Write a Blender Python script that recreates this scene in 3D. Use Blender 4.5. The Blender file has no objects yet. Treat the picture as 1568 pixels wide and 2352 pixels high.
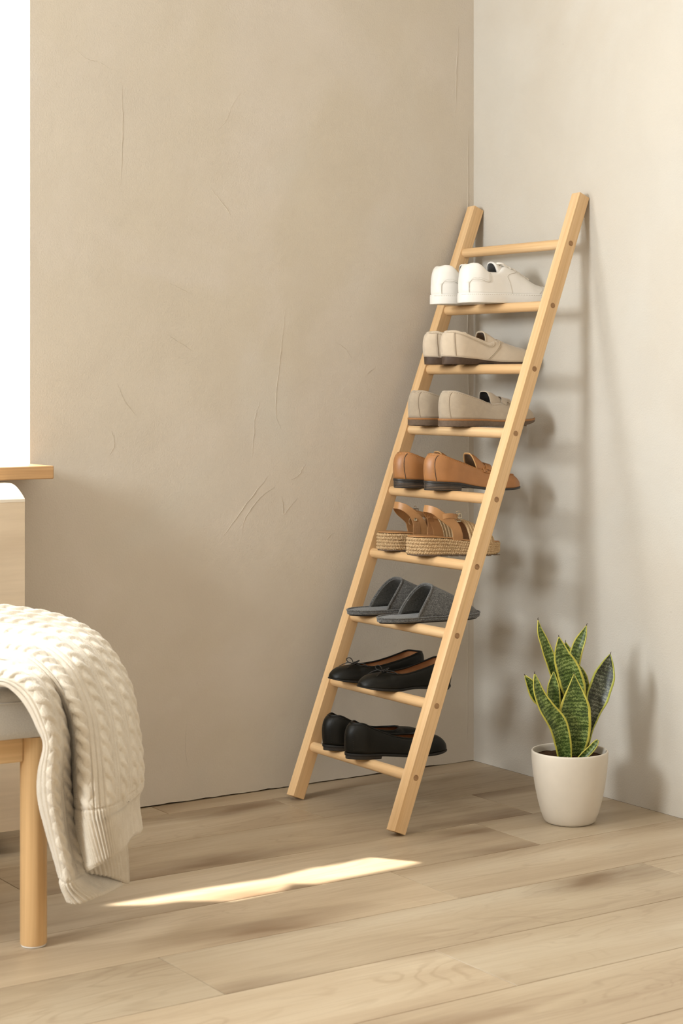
import bpy, bmesh, math, random
import numpy as np
from mathutils import Matrix, Vector

random.seed(7)
rng = np.random.RandomState(11)
scene = bpy.context.scene
COL = scene.collection

# ------------------------------------------------------------------ camera
# world: floor z=0, room corner at the origin, left wall y=0, right wall x=0
TH = 0.9817
FWD = Vector((math.cos(TH), math.sin(TH), 0.0))
RGT = Vector((math.sin(TH), -math.cos(TH), 0.0))
CAM = Vector((-2.982, -3.8382, 1.0))
FPX, HY = 4242.75, 871.56
cam_data = bpy.data.cameras.new("camera")
cam = bpy.data.objects.new("camera", cam_data)
COL.objects.link(cam)
cam.location = CAM
cam.rotation_euler = (math.radians(90), 0, TH - math.pi / 2)
cam_data.sensor_fit = 'VERTICAL'
cam_data.sensor_height = 36.0
cam_data.sensor_width = 24.0
cam_data.lens = FPX * 36.0 / 2352.0
cam_data.shift_y = -(1176.0 - HY) / 2352.0
cam_data.clip_start = 0.05
cam_data.dof.use_dof = True
cam_data.dof.focus_distance = 4.35
cam_data.dof.aperture_fstop = 8.0
scene.camera = cam

# ------------------------------------------------------------------ world, sun, window light
scene.view_settings.view_transform = 'Standard'
scene.view_settings.look = 'None'
scene.view_settings.gamma = 1.0
scene.view_settings.use_curve_mapping = False
scene.view_settings.exposure = 0.0
world = bpy.data.worlds.new("daylight")
scene.world = world
world.use_nodes = True
bg = world.node_tree.nodes["Background"]
bg.inputs[0].default_value = (1.0, 0.87, 0.71, 1)
bg.inputs[1].default_value = 1.2


def area(name, loc, rot, sx, sy, power, color):
    d = bpy.data.lights.new(name, 'AREA')
    d.shape = 'RECTANGLE'
    d.size, d.size_y = sx, sy
    d.energy = power
    d.color = color
    o = bpy.data.objects.new(name, d)
    COL.objects.link(o)
    o.location = loc
    o.rotation_euler = rot
    return o


sun_d = bpy.data.lights.new("sun", 'SUN')
sun_d.energy = 16.0
sun_d.angle = math.radians(0.6)
sun_d.color = (1.0, 0.92, 0.80)
sun = bpy.data.objects.new("sun", sun_d)
COL.objects.link(sun)
SUN_DIR = Vector((0.72, -1.0, -1.9)).normalized()
sun.rotation_euler = SUN_DIR.to_track_quat('-Z', 'Y').to_euler()
# daylight of the window in the end wall (outside the picture, to the left)
area("end_window_daylight", (-4.44, -1.07, 1.8), (0, math.radians(-90), 0), 0.95, 0.8, 108, (0.92, 0.975, 1.0))
# daylight of the window in the left wall
area("side_window_daylight", (-1.9, 0.27, 1.55), (math.radians(-90), 0, 0), 1.2, 1.4, 64, (0.92, 0.975, 1.0))

# ------------------------------------------------------------------ helpers


def link(name, me, parent=None):
    o = bpy.data.objects.new(name, me)
    COL.objects.link(o)
    if parent is not None:
        o.parent = parent
    return o


def tag(o, label=None, cat=None, group=None, kind=None):
    if label: o["label"] = label
    if cat: o["category"] = cat
    if group: o["group"] = group
    if kind: o["kind"] = kind
    return o


def empty(name, loc=(0, 0, 0), rot=(0, 0, 0)):
    o = bpy.data.objects.new(name, None)
    COL.objects.link(o)
    o.location = loc
    o.rotation_euler = rot
    o.empty_display_size = 0.05
    return o


class MB:
    """collects vertices and faces of ONE mesh"""

    def __init__(self):
        self.v, self.f, self.m, self.uv = [], [], [], None

    def add(self, vs, fs, mi=0):
        b = len(self.v)
        self.v += [tuple(float(c) for c in p) for p in vs]
        for f in fs:
            self.f.append(tuple(i + b for i in f))
            self.m.append(mi)

    def box(self, lo, hi, mi=0):
        x0, y0, z0 = lo
        x1, y1, z1 = hi
        self.add([(x0, y0, z0), (x1, y0, z0), (x1, y1, z0), (x0, y1, z0), (x0, y0, z1), (x1, y0, z1), (x1, y1, z1), (x0, y1, z1)],
                 [(0, 3, 2, 1), (4, 5, 6, 7), (0, 1, 5, 4), (1, 2, 6, 5), (2, 3, 7, 6), (3, 0, 4, 7)], mi)

    def tube(self, pts, r, n=7, closed=False, mi=0, flat=1.0, up=(0, 0, 1), caps=True):
        pts = [np.array(p, float) for p in pts]
        m = len(pts)
        rr = r if hasattr(r, '__len__') else [r] * m
        vs, fs = [], []
        upv = np.array(up, float)
        for i, p in enumerate(pts):
            if closed:
                t = pts[(i + 1) % m] - pts[i - 1]
            else:
                t = pts[min(i + 1, m - 1)] - pts[max(i - 1, 0)]
            t = t / (np.linalg.norm(t) + 1e-12)
            a = np.cross(t, upv)
            if np.linalg.norm(a) < 1e-3:
                a = np.cross(t, (1, 0, 0))
            a /= np.linalg.norm(a)
            b = np.cross(a, t)
            for k in range(n):
                an = 2 * math.pi * k / n
                vs.append(p + rr[i] * (math.cos(an) * a + flat * math.sin(an) * b))
        for i in range(m if closed else m - 1):
            j = (i + 1) % m
            for k in range(n):
                l = (k + 1) % n
                fs.append((i * n + k, i * n + l, j * n + l, j * n + k))
        if not closed and caps:
            fs.append(tuple(range(n))[::1])
            fs.append(tuple((m - 1) * n + k for k in range(n))[::-1])
        self.add(vs, fs, mi)

    def grid(self, P, mi=0, flip=False, closed_u=False):
        """P: array [rows][cols][3]"""
        P = np.asarray(P, float)
        R_, C_ = P.shape[:2]
        fs = []
        for i in range(R_ - 1):
            for j in range(C_ if closed_u else C_ - 1):
                k = (j + 1) % C_
                q = (i * C_ + j, i * C_ + k, (i + 1) * C_ + k, (i + 1) * C_ + j)
                fs.append(q[::-1] if flip else q)
        self.add(P.reshape(-1, 3), fs, mi)

    def lathe(self, prof, n=48, mi=0, cap_bottom=False):
        vs, fs = [], []
        for (r, z) in prof:
            for k in range(n):
                a = 2 * math.pi * k / n
                vs.append((r * math.cos(a), r * math.sin(a), z))
        for i in range(len(prof) - 1):
            for k in range(n):
                l = (k + 1) % n
                fs.append((i * n + k, i * n + l, (i + 1) * n + l, (i + 1) * n + k))
        self.add(vs, fs, mi)

    def build(self, name, mats, parent=None, smooth=True, bevel=0, weld=0, seg=2, normals=False, sharp=40):
        me = bpy.data.meshes.new(name)
        me.from_pydata(self.v, [], self.f)
        if not isinstance(mats, (list, tuple)): mats = [mats]
        for m in mats: me.materials.append(m)
        me.polygons.foreach_set("material_index", self.m)
        if bevel or weld or normals:
            bm = bmesh.new()
            bm.from_mesh(me)
            if weld: bmesh.ops.remove_doubles(bm, verts=bm.verts, dist=weld)
            if normals: bmesh.ops.recalc_face_normals(bm, faces=bm.faces)
            if bevel:
                es = [e for e in bm.edges if len(e.link_faces) == 2 and e.calc_face_angle(0) > 0.6]
                bmesh.ops.bevel(bm, geom=es, offset=bevel, segments=seg, affect='EDGES', profile=0.5)
            bm.to_mesh(me)
            bm.free()
        if smooth:
            me.polygons.foreach_set("use_smooth", [True] * len(me.polygons))
            me.set_sharp_from_angle(angle=math.radians(sharp))
        me.update()
        return link(name, me, parent)


def ci(xs, ys):
    """smooth monotone (pchip) interpolation of knots"""
    xs = np.array(xs, float)
    ys = np.array(ys, float)
    h = np.diff(xs)
    d = np.diff(ys) / h
    m = np.zeros(len(xs))
    m[0], m[-1] = d[0], d[-1]
    for i in range(1, len(xs) - 1):
        if d[i - 1] * d[i] > 0:
            w1, w2 = 2 * h[i] + h[i - 1], h[i] + 2 * h[i - 1]
            m[i] = (w1 + w2) / (w1 / d[i - 1] + w2 / d[i])

    def f(x):
        x = min(max(x, xs[0]), xs[-1])
        i = min(max(int(np.searchsorted(xs, x, 'right') - 1), 0), len(xs) - 2)
        t = (x - xs[i]) / h[i]
        return ((1 + 2 * t) * (1 - t) ** 2 * ys[i] + t * (1 - t) ** 2 * h[i] * m[i] + t * t * (3 - 2 * t) * ys[i + 1] + t * t * (t - 1) * h[i] * m[i + 1])
    return f


def crom(pts, n):
    """Catmull-Rom through points, n samples"""
    P = np.array(pts, float)
    P = np.vstack([2 * P[0] - P[1], P, 2 * P[-1] - P[-2]])
    m = len(P) - 3
    out = []
    for k in range(n):
        u = k / (n - 1) * m
        i = min(int(u), m - 1)
        t = u - i
        a, b, c, d = P[i:i + 4]
        out.append(0.5 * ((2 * b) + (c - a) * t + (2 * a - 5 * b + 4 * c - d) * t * t + (3 * b - a - 3 * c + d) * t ** 3))
    return np.array(out)


# ------------------------------------------------------------------ materials
def s2l(r, g, b):
    f = lambda c: (c / 255 / 12.92) if c / 255 <= 0.04045 else ((c / 255 + 0.055) / 1.055) ** 2.4
    return (f(r), f(g), f(b), 1)


class NT:
    def __init__(self, name, rough=0.6, spec=0.5):
        self.mat = bpy.data.materials.new(name)
        self.mat.use_nodes = True
        self.t = self.mat.node_tree
        self.b = self.t.nodes["Principled BSDF"]
        self.b.inputs["Roughness"].default_value = rough
        self.b.inputs["Specular IOR Level"].default_value = spec

    def n(self, typ, **kw):
        nd = self.t.nodes.new(typ)
        for k, v in kw.items():
            if k.startswith('i_'):
                key = k[2:]
                key = int(key) if key.isdigit() else key.replace('_', ' ')
                self.set(nd, key, v)
            else:
                setattr(nd, k, v)
        return nd

    def set(self, nd, key, v):
        s = nd.inputs[key]
        if isinstance(v, bpy.types.NodeSocket):
            self.t.links.new(v, s)
        else:
            s.default_value = v

    def coords(self, kind='Object', scale=(1, 1, 1), rnd=False, rot=(0, 0, 0)):
        tc = self.n('ShaderNodeTexCoord')
        v = tc.outputs[kind]
        if rnd:
            oi = self.n('ShaderNodeObjectInfo')
            ml = self.n('ShaderNodeMath', operation='MULTIPLY', i_0=oi.outputs['Random'], i_1=37.0)
            ad = self.n('ShaderNodeVectorMath', operation='ADD', i_0=v, i_1=ml.outputs[0])
            v = ad.outputs[0]
        mp = self.n('ShaderNodeMapping', i_Vector=v, i_Scale=scale, i_Rotation=rot)
        return mp.outputs[0]

    def noise(self, vec, scale, detail=4, rough=0.55, dist=0.0):
        return self.n('ShaderNodeTexNoise', i_Vector=vec, i_Scale=scale, i_Detail=detail, i_Roughness=rough, i_Distortion=dist).outputs[0]

    def ramp(self, fac, stops):
        r = self.n('ShaderNodeValToRGB', i_Fac=fac)
        e = r.color_ramp.elements
        while len(e) < len(stops): e.new(0.5)
        for k, (p, c) in enumerate(stops):
            e[k].position = p
            e[k].color = c if hasattr(c, '__len__') else (c, c, c, 1)
        return r.outputs[0]

    def mix(self, fac, a, b, mode='MIX'):
        m = self.n('ShaderNodeMix', data_type='RGBA', blend_type=mode)
        self.set(m, 0, fac)
        self.set(m, 6, a)
        self.set(m, 7, b)
        return m.outputs[2]

    def math(self, op, a, b=0.0):
        m = self.n('ShaderNodeMath', operation=op)
        self.set(m, 0, a)
        self.set(m, 1, b)
        return m.outputs[0]

    def bump(self, h, strength=0.3, dist=0.001, prev=None):
        bn = self.n('ShaderNodeBump', i_Strength=strength, i_Distance=dist, i_Height=h)
        if prev is not None: self.set(bn, 'Normal', prev)
        return bn.outputs[0]

    def col(self, c): self.set(self.b, 'Base Color', c)
    def nor(self, c): self.set(self.b, 'Normal', c)
    def rgh(self, c): self.set(self.b, 'Roughness', c)


def plain(name, c, rough=0.5, spec=0.5, var=0.0, nscale=60, bump=0.0, bscale=300, bdist=0.0006, sheen=0.0, coat=0.0):
    m = NT(name, rough, spec)
    v = m.coords()
    if var:
        d = tuple(x * (1 - var) for x in c[:3]) + (1,)
        l = tuple(min(1, x * (1 + var * 0.6)) for x in c[:3]) + (1,)
        m.col(m.ramp(m.noise(v, nscale, 5), [(0.3, d), (0.7, l)]))
    else:
        m.col(c)
    if bump: m.nor(m.bump(m.noise(v, bscale, 3), bump, bdist))
    if sheen: m.b.inputs['Sheen Weight'].default_value = sheen
    if coat:
        m.b.inputs['Coat Weight'].default_value = coat
        m.b.inputs['Coat Roughness'].default_value = 0.35
    return m.mat


def plaster(name, base, cool, warm, light):
    m = NT(name, 0.82, 0.25)
    v = m.coords('Object')
    a = m.noise(v, 1.15, 3, 0.5, 0.5)
    b = m.noise(m.coords('Object', (1, 1, 0.8)), 2.3, 4, 0.55, 0.8)
    c = m.noise(v, 5.0, 5, 0.6, 0.3)
    col = m.mix(m.ramp(a, [(0.42, 0), (0.62, 1)]), base, warm)
    col = m.mix(m.ramp(b, [(0.46, 0), (0.66, 0.75)]), col, light)
    col = m.mix(m.ramp(m.noise(m.coords('Object', (1, 1, 1), rot=(0.5, 0.2, 0.9)), 1.9, 3, 0.5, 1.0), [(0.55, 0), (0.72, 0.6)]), col, cool)
    col = m.mix(m.ramp(c, [(0.35, 0.05), (0.65, 0)]), col, (0.30, 0.24, 0.18, 1), 'MULTIPLY')
    sp = m.noise(v, 55, 2, 0.5)
    col = m.mix(m.ramp(sp, [(0.15, 0.35), (0.24, 0)]), col, (0.25, 0.2, 0.15, 1))
    m.col(col)
    f1 = m.noise(v, 230, 3, 0.6)
    f2 = m.noise(m.coords('Object', (1, 1, 1), rot=(0.4, 0.3, 0.5)), 34, 5, 0.62, 0.6)
    f3 = m.noise(v, 6, 2, 0.5, 0.4)
    n1 = m.bump(f3, 0.25, 0.010)
    n2 = m.bump(m.ramp(f2, [(0.3, 0), (0.75, 1)]), 0.16, 0.0014, n1)
    m.nor(m.bump(f1, 0.42, 0.0019, n2))
    return m.mat


def wood(name, dark, mid, light, axis='Z', fine=150, coarse=14, rough=0.45, rnd=True, contrast=1.0, bump=0.12, knots=0.0, tone=0.0):
    m = NT(name, rough, 0.4)
    k = {'X': 0, 'Y': 1, 'Z': 2}[axis]

    def sc(along, across):
        s = [across] * 3
        s[k] = along
        return tuple(s)
    v1 = m.coords('Object', sc(0.9, coarse), rnd)
    v2 = m.coords('Object', sc(2.5, fine), rnd)
    v3 = m.coords('Object', sc(0.35, coarse * 0.35), rnd)
    a = m.noise(v1, 1.0, 5, 0.6, 1.2)
    b = m.noise(v2, 1.0, 4, 0.6, 0.3)
    c = m.noise(v3, 1.6, 3, 0.5, 0.6)
    col = m.ramp(m.math('ADD', m.math('MULTIPLY', a, 0.6), m.math('MULTIPLY', c, 0.4)),
                 [(0.5 - 0.17 / contrast, dark), (0.5, mid), (0.5 + 0.17 / contrast, light)])
    col = m.mix(m.ramp(b, [(0.3, 0.45), (0.6, 0)]), col, tuple(x * 0.82 for x in dark[:3]) + (1,), 'MIX')
    if knots:
        vv = m.coords('Object', sc(2.2, 6.5), rnd)
        dist = m.noise(m.coords('Object', sc(2, 8), rnd), 3.0, 3, 0.5)
        vd = m.n('ShaderNodeVectorMath', operation='ADD', i_0=vv, i_1=m.n('ShaderNodeVectorMath', operation='SCALE', i_0=dist, i_3=0.8).outputs[0]).outputs[0]
        vo = m.n('ShaderNodeTexVoronoi', i_Vector=vd, i_Scale=0.55, i_Randomness=1.0).outputs['Distance']
        col = m.mix(m.ramp(vo, [(0.03, knots), (0.2, knots * 0.35), (0.36, 0)]), col, tuple(x * 0.55 for x in dark[:3]) + (1,))
        rings = m.n('ShaderNodeTexWave', wave_type='RINGS', rings_direction={'X': 'X', 'Y': 'Y', 'Z': 'Z'}[axis], i_Vector=m.coords('Object', sc(0.5, 9), rnd), i_Scale=2.4, i_Distortion=5.0, i_Detail=3.0, i_Detail_Scale=1.2).outputs['Fac']
        col = m.mix(m.ramp(rings, [(0.0, 0.28), (0.35, 0)]), col, tuple(x * 0.75 for x in dark[:3]) + (1,))
    if tone:
        oi = m.n('ShaderNodeObjectInfo')
        t = m.ramp(oi.outputs['Random'], [(0, (1 - tone, 1 - tone * 1.05, 1 - tone * 1.1, 1)), (1, (1, 1, 1, 1))])
        col = m.mix(1.0, col, t, 'MULTIPLY')
    m.col(col)
    m.nor(m.bump(b, bump, 0.0006))
    m.rgh(m.ramp(a, [(0.3, rough + 0.1), (0.7, rough - 0.05)]))
    return m.mat


def oak_floor(name):
    m = NT(name, 0.42, 0.4)
    v = m.coords('Object', (1, 1, 1), True)
    warp = m.noise(m.coords('Object', (1.1, 5.5, 1), True), 1.0, 3, 0.5, 0.9)
    fig = m.noise(m.coords('Object', (1.3, 11, 1), True), 1.0, 6, 0.6, 1.4)
    tonev = m.noise(m.coords('Object', (0.5, 3.2, 1), True), 1.3, 2, 0.5, 0.6)
    dark, mid, light = (0.335, 0.243, 0.158, 1), (0.478, 0.380, 0.265, 1), (0.565, 0.475, 0.352, 1)
    col = m.ramp(m.math('ADD', m.math('MULTIPLY', fig, 0.45), m.math('MULTIPLY', tonev, 0.55)), [(0.30, dark), (0.5, mid), (0.68, light)])
    # growth rings: contour lines of the slow field, seen as long arches on the face of the board
    ring = m.math('SINE', m.math('MULTIPLY', warp, 95.0))
    mask = m.ramp(m.noise(m.coords('Object', (0.8, 4, 1), True), 1.7, 2, 0.5), [(0.42, 0), (0.62, 1)])
    col = m.mix(m.math('MULTIPLY', m.ramp(ring, [(0.55, 0), (1.0, 0.30)]), mask), col, (0.27, 0.185, 0.11, 1))
    pore = m.noise(m.coords('Object', (5, 330, 1), True), 1.0, 3, 0.6, 0.2)
    col = m.mix(m.ramp(pore, [(0.30, 0.30), (0.48, 0)]), col, (0.29, 0.20, 0.12, 1))
    # knots
    nz = m.n('ShaderNodeTexNoise', i_Vector=m.coords('Object', (4, 14, 1), True), i_Scale=1.0, i_Detail=3.0).outputs['Color']
    vd = m.n('ShaderNodeVectorMath', operation='ADD', i_0=m.coords('Object', (1.5, 5.2, 1), True), i_1=m.n('ShaderNodeVectorMath', operation='SCALE', i_0=nz, i_3=0.55).outputs[0]).outputs[0]
    vo = m.n('ShaderNodeTexVoronoi', voronoi_dimensions='2D', i_Vector=vd, i_Scale=0.62, i_Randomness=1.0).outputs['Distance']
    col = m.mix(m.ramp(vo, [(0.02, 0.9), (0.09, 0.5), (0.25, 0.0)]), col, (0.20, 0.125, 0.07, 1))
    oi = m.n('ShaderNodeObjectInfo')
    col = m.mix(1.0, col, m.ramp(oi.outputs['Random'], [(0, (0.86, 0.85, 0.83, 1)), (1, (1.05, 1.04, 1.02, 1))]), 'MULTIPLY')
    m.col(col)
    m.nor(m.bump(pore, 0.08, 0.0004))
    m.rgh(m.ramp(fig, [(0.3, 0.50), (0.7, 0.38)]))
    return m.mat


def suede(name, c, var=0.12, sheen=0.35):
    m = NT(name, 0.95, 0.1)
    v = m.coords()
    d = tuple(x * (1 - var) for x in c[:3]) + (1,)
    l = tuple(min(1, x * (1 + var * 0.5)) for x in c[:3]) + (1,)
    n1 = m.noise(v, 45, 5, 0.6, 0.5)
    n2 = m.noise(v, 900, 2, 0.6)
    m.col(m.mix(0.25, m.ramp(n1, [(0.3, d), (0.7, l)]), m.ramp(n2, [(0.3, d), (0.7, l)])))
    m.b.inputs['Sheen Weight'].default_value = sheen
    m.nor(m.bump(n2, 0.25, 0.0004))
    return m.mat


def felt(name, c1, c2, c3):
    m = NT(name, 0.98, 0.05)
    v = m.coords()
    n1 = m.noise(v, 210, 5, 0.75, 2.5)
    n2 = m.noise(v, 900, 2, 0.7)
    m.col(m.mix(0.18, m.ramp(n1, [(0.38, c1), (0.5, c2), (0.64, c3)]), m.ramp(n2, [(0.35, c1), (0.65, c3)])))
    m.b.inputs['Sheen Weight'].default_value = 0.3
    m.nor(m.bump(n1, 0.55, 0.0015))
    return m.mat


def leather(name, c, rough=0.42, grain=520, bump=0.14, var=0.1):
    m = NT(name, rough, 0.45)
    v = m.coords()
    d = tuple(x * (1 - var) for x in c[:3]) + (1,)
    l = tuple(min(1, x * (1 + var)) for x in c[:3]) + (1,)
    m.col(m.ramp(m.noise(v, 28, 4), [(0.3, d), (0.7, l)]))
    vo = m.n('ShaderNodeTexVoronoi', i_Vector=v, i_Scale=grain).outputs['Distance']
    m.nor(m.bump(vo, bump, 0.0004, m.bump(m.noise(v, 60, 3), 0.12, 0.0012)))
    return m.mat


def knit(name, c, d):
    m = NT(name, 0.95, 0.1)
    uv = m.n('ShaderNodeTexCoord').outputs['UV']
    mp = m.n('ShaderNodeMapping', i_Vector=uv, i_Scale=(1, 1, 1)).outputs[0]
    sx = m.n('ShaderNodeSeparateXYZ', i_Vector=mp)
    # V stitches: rows skewed by column
    colm = m.math('PINGPONG', sx.outputs[0], 0.0021)
    w = m.math('ADD', sx.outputs[1], m.math('MULTIPLY', colm, 0.9))
    st = m.math('SINE', m.math('MULTIPLY', w, 2 * math.pi / 0.0036))
    cs = m.math('COSINE', m.math('MULTIPLY', sx.outputs[0], 2 * math.pi / 0.0042))
    h = m.math('ADD', m.math('MULTIPLY', st, 0.5), m.math('MULTIPLY', cs, -0.5))
    v = m.coords()
    nz = m.noise(v, 420, 4, 0.7)
    hh = m.math('ADD', m.math('MULTIPLY', h, 0.32), nz)
    m.col(m.mix(m.ramp(m.noise(v, 35, 4), [(0.3, 0), (0.7, 1)]), d, c))
    m.b.inputs['Sheen Weight'].default_value = 0.35
    m.nor(m.bump(hh, 0.5, 0.0012))
    return m.mat


def jute(name, c, d):
    m = NT(name, 0.95, 0.1)
    v = m.coords()
    n1 = m.noise(v, 330, 4, 0.7, 2.0)
    n2 = m.noise(v, 40, 3)
    m.col(m.mix(m.ramp(n1, [(0.36, 1), (0.56, 0)]), m.mix(n2, c, tuple(x * 0.85 for x in c[:3]) + (1,)), d))
    m.nor(m.bump(n1, 0.8, 0.0018))
    return m.mat


def leafmat(name, dark, mid, light, margin, silver=0.0):
    m = NT(name, 0.38, 0.45)
    uv = m.n('ShaderNodeTexCoord').outputs['UV']
    sx = m.n('ShaderNodeSeparateXYZ', i_Vector=uv)
    u, w = sx.outputs[0], sx.outputs[1]      # u -1..1 across, w along in metres*10
    ob = m.coords('Object', (1, 1, 1), True)
    zig = m.noise(m.coords('UV', (5.0, 10, 1), True), 1.6, 4, 0.65, 0.4)
    ph = m.math('ADD', m.math('MULTIPLY', w, 75.0), m.math('MULTIPLY', zig, 16.0))
    bands = m.math('MULTIPLY', m.math('ADD', m.math('SINE', ph), 1.0), 0.5)
    spk = m.noise(ob, 260, 4, 0.75, 1.0)
    broad = m.noise(m.coords('UV', (0.7, 4.5, 1), True), 1.6, 3, 0.5, 0.8)
    f = m.math('ADD', m.math('MULTIPLY', bands, 0.30), m.math('ADD', m.math('MULTIPLY', spk, 0.5), m.math('MULTIPLY', broad, 0.75)))
    col = m.ramp(f, [(0.62, dark), (0.8, mid), (0.98, light)])
    au = m.math('ABSOLUTE', u)
    edge = m.math('ADD', au, m.math('MULTIPLY', m.math('SUBTRACT', m.noise(m.coords('UV', (1, 8, 1), True), 3.0, 3), 0.5), 0.12))
    col = m.mix(m.ramp(edge, [(0.845, 0), (0.875, 1)]), col, margin)
    m.col(col)
    m.nor(m.bump(m.noise(m.coords('UV', (22, 1.5, 1)), 1.0, 3), 0.2, 0.0008))
    m.b.inputs['Subsurface Weight'].default_value = 0.0
    return m.mat


M = {}
M['wall'] = plaster('lime_plaster', (0.605, 0.546, 0.468, 1), (0.60, 0.565, 0.50, 1), (0.598, 0.534, 0.442, 1), (0.64, 0.58, 0.512, 1))
M['wall_r'] = plaster('pale_lime_plaster', (0.56, 0.526, 0.470, 1), (0.56, 0.54, 0.495, 1), (0.556, 0.51, 0.442, 1), (0.59, 0.56, 0.508, 1))
M['white'] = plain('white_paint', (0.86, 0.84, 0.80, 1), 0.6, 0.3, 0.04, 8)
M['ceil'] = plain('ceiling_paint', (0.80, 0.76, 0.69, 1), 0.9, 0.2, 0.03, 6)
M['scuff'] = plain('pale_scuff', (0.78, 0.72, 0.63, 1), 0.9, 0.2, 0.1, 120)
M['subfloor'] = plain('dark_subfloor', (0.02, 0.015, 0.012, 1), 0.9, 0.1)
M['plank'] = oak_floor('oak_plank')
M['beech'] = wood('beech', (0.64, 0.390, 0.185, 1), (0.735, 0.490, 0.258, 1), (0.80, 0.58, 0.345, 1), 'Z', 220, 22, 0.42, True, 1.0, 0.06, 0.0, 0.06)
M['endgrain'] = wood('beech_end_grain', (0.22, 0.115, 0.05, 1), (0.33, 0.185, 0.085, 1), (0.40, 0.24, 0.12, 1), 'X', 400, 90, 0.6)
M['sill'] = wood('oak_sill', (0.44, 0.245, 0.105, 1), (0.56, 0.335, 0.155, 1), (0.66, 0.42, 0.21, 1), 'X', 260, 20, 0.45)
M['birch'] = wood('birch_ply', (0.58, 0.455, 0.32, 1), (0.66, 0.535, 0.39, 1), (0.72, 0.60, 0.455, 1), 'X', 40, 5, 0.5, True, 0.8)
M['benchwood'] = wood('pine_bench', (0.60, 0.365, 0.165, 1), (0.69, 0.445, 0.215, 1), (0.76, 0.52, 0.28, 1), 'Z', 120, 22, 0.45)
M['birch_lit'] = plain('lit_birch_top', (0.70, 0.62, 0.51, 1), 0.5, 0.4, 0.05, 12)  # top panel copy of birch, window light put into its colour
M['cushion'] = plain('grey_linen', (0.60, 0.57, 0.525, 1), 0.95, 0.1, 0.12, 500, 0.5, 900, 0.0008, 0.2)
M['knit'] = knit('cream_knit', (0.71, 0.642, 0.54, 1), (0.635, 0.565, 0.462, 1))
M['white_leather'] = leather('white_leather', (0.83, 0.81, 0.775, 1), 0.45, 700, 0.06, 0.03)
M['white_rubber'] = plain('white_rubber', (0.83, 0.81, 0.775, 1), 0.5, 0.4, 0.02, 90)
M['white_lace'] = plain('white_lace', (0.82, 0.79, 0.74, 1), 0.9, 0.1, 0.05, 300, 0.4, 900)
M['grey_lining'] = plain('grey_lining', (0.20, 0.195, 0.185, 1), 0.95, 0.1, 0.15, 300)
M['tan_insole'] = plain('tan_insole', (0.27, 0.115, 0.045, 1), 0.7, 0.3, 0.1, 80)
M['offwhite_suede'] = suede('offwhite_suede', (0.62, 0.52, 0.405, 1), 0.08)
M['grey_suede'] = suede('grey_suede', (0.43, 0.355, 0.27, 1), 0.12)
M['suede_thread'] = plain('cream_thread', (0.55, 0.46, 0.35, 1), 0.9, 0.1)
M['dark_thread'] = plain('brown_seam_thread', (0.30, 0.24, 0.18, 1), 0.9, 0.1)  # plain darker thread for the suede seams
M['white_seam'] = plain('white_seam_thread', (0.55, 0.51, 0.45, 1), 0.9, 0.1)
M['dark_rubber'] = plain('dark_brown_rubber', (0.075, 0.045, 0.028, 1), 0.6, 0.4, 0.2, 120, 0.3, 200)
M['lug_rubber'] = plain('taupe_lug_rubber', (0.145, 0.100, 0.068, 1), 0.7, 0.3, 0.2, 150, 0.3, 300)
M['welt'] = plain('tan_welt', (0.34, 0.165, 0.065, 1), 0.6, 0.3, 0.12, 120)
M['dark_lining'] = plain('dark_lining', (0.07, 0.062, 0.055, 1), 0.95, 0.1, 0.15, 300)
M['tan_leather'] = leather('tan_leather', (0.37, 0.165, 0.058, 1), 0.40, 620, 0.12, 0.10)
M['tan_edge'] = plain('tan_cut_edge', (0.55, 0.32, 0.14, 1), 0.7, 0.2)
M['tan_thread'] = plain('tan_thread', (0.60, 0.34, 0.14, 1), 0.8, 0.2)
M['brown_lining'] = suede('brown_lining', (0.22, 0.125, 0.06, 1), 0.25, 0.1)
M['black_heel'] = plain('black_stacked_heel', (0.025, 0.022, 0.02, 1), 0.45, 0.45, 0.25, 200)
M['jute'] = jute('jute_rope', (0.72, 0.52, 0.31, 1), (0.36, 0.215, 0.095, 1))
M['sandal_leather'] = leather('caramel_leather', (0.42, 0.215, 0.085, 1), 0.42, 600, 0.10, 0.10)
M['sandal_inner'] = plain('raw_leather', (0.36, 0.19, 0.085, 1), 0.8, 0.2, 0.1, 200)
M['metal'] = plain('pale_brass', (0.62, 0.55, 0.42, 1), 0.3, 0.5)
M['metal'].node_tree.nodes['Principled BSDF'].inputs['Metallic'].default_value = 0.9
M['felt'] = felt('grey_felt', (0.030, 0.031, 0.031, 1), (0.085, 0.086, 0.086, 1), (0.30, 0.295, 0.285, 1))
M['felt_inner'] = felt('grey_felt_inside', (0.035, 0.034, 0.03, 1), (0.075, 0.073, 0.065, 1), (0.15, 0.145, 0.13, 1))
M['black_sole'] = plain('black_sole', (0.012, 0.011, 0.01, 1), 0.6, 0.3)
M['black_leather'] = leather('black_leather', (0.0065, 0.006, 0.0045, 1), 0.42, 700, 0.14, 0.2)
M['black_leather'].node_tree.nodes['Principled BSDF'].inputs['Specular IOR Level'].default_value = 0.20
M['black_cord'] = plain('black_cord', (0.012, 0.011, 0.01, 1), 0.5, 0.4)
M['tan_lining'] = plain('tan_lining', (0.34, 0.155, 0.065, 1), 0.6, 0.35, 0.08, 60)
M['pot'] = plain('matte_ceramic', (0.66, 0.60, 0.515, 1), 0.55, 0.4, 0.04, 20, 0.05, 120)
M['soil'] = plain('potting_soil', (0.055, 0.028, 0.014, 1), 0.95, 0.1, 0.6, 160, 1.0, 120, 0.004)
M['leaf'] = leafmat('snake_plant_leaf', (0.022, 0.045, 0.008, 1), (0.075, 0.125, 0.022, 1), (0.26, 0.33, 0.11, 1), (0.50, 0.46, 0.08, 1))
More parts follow.
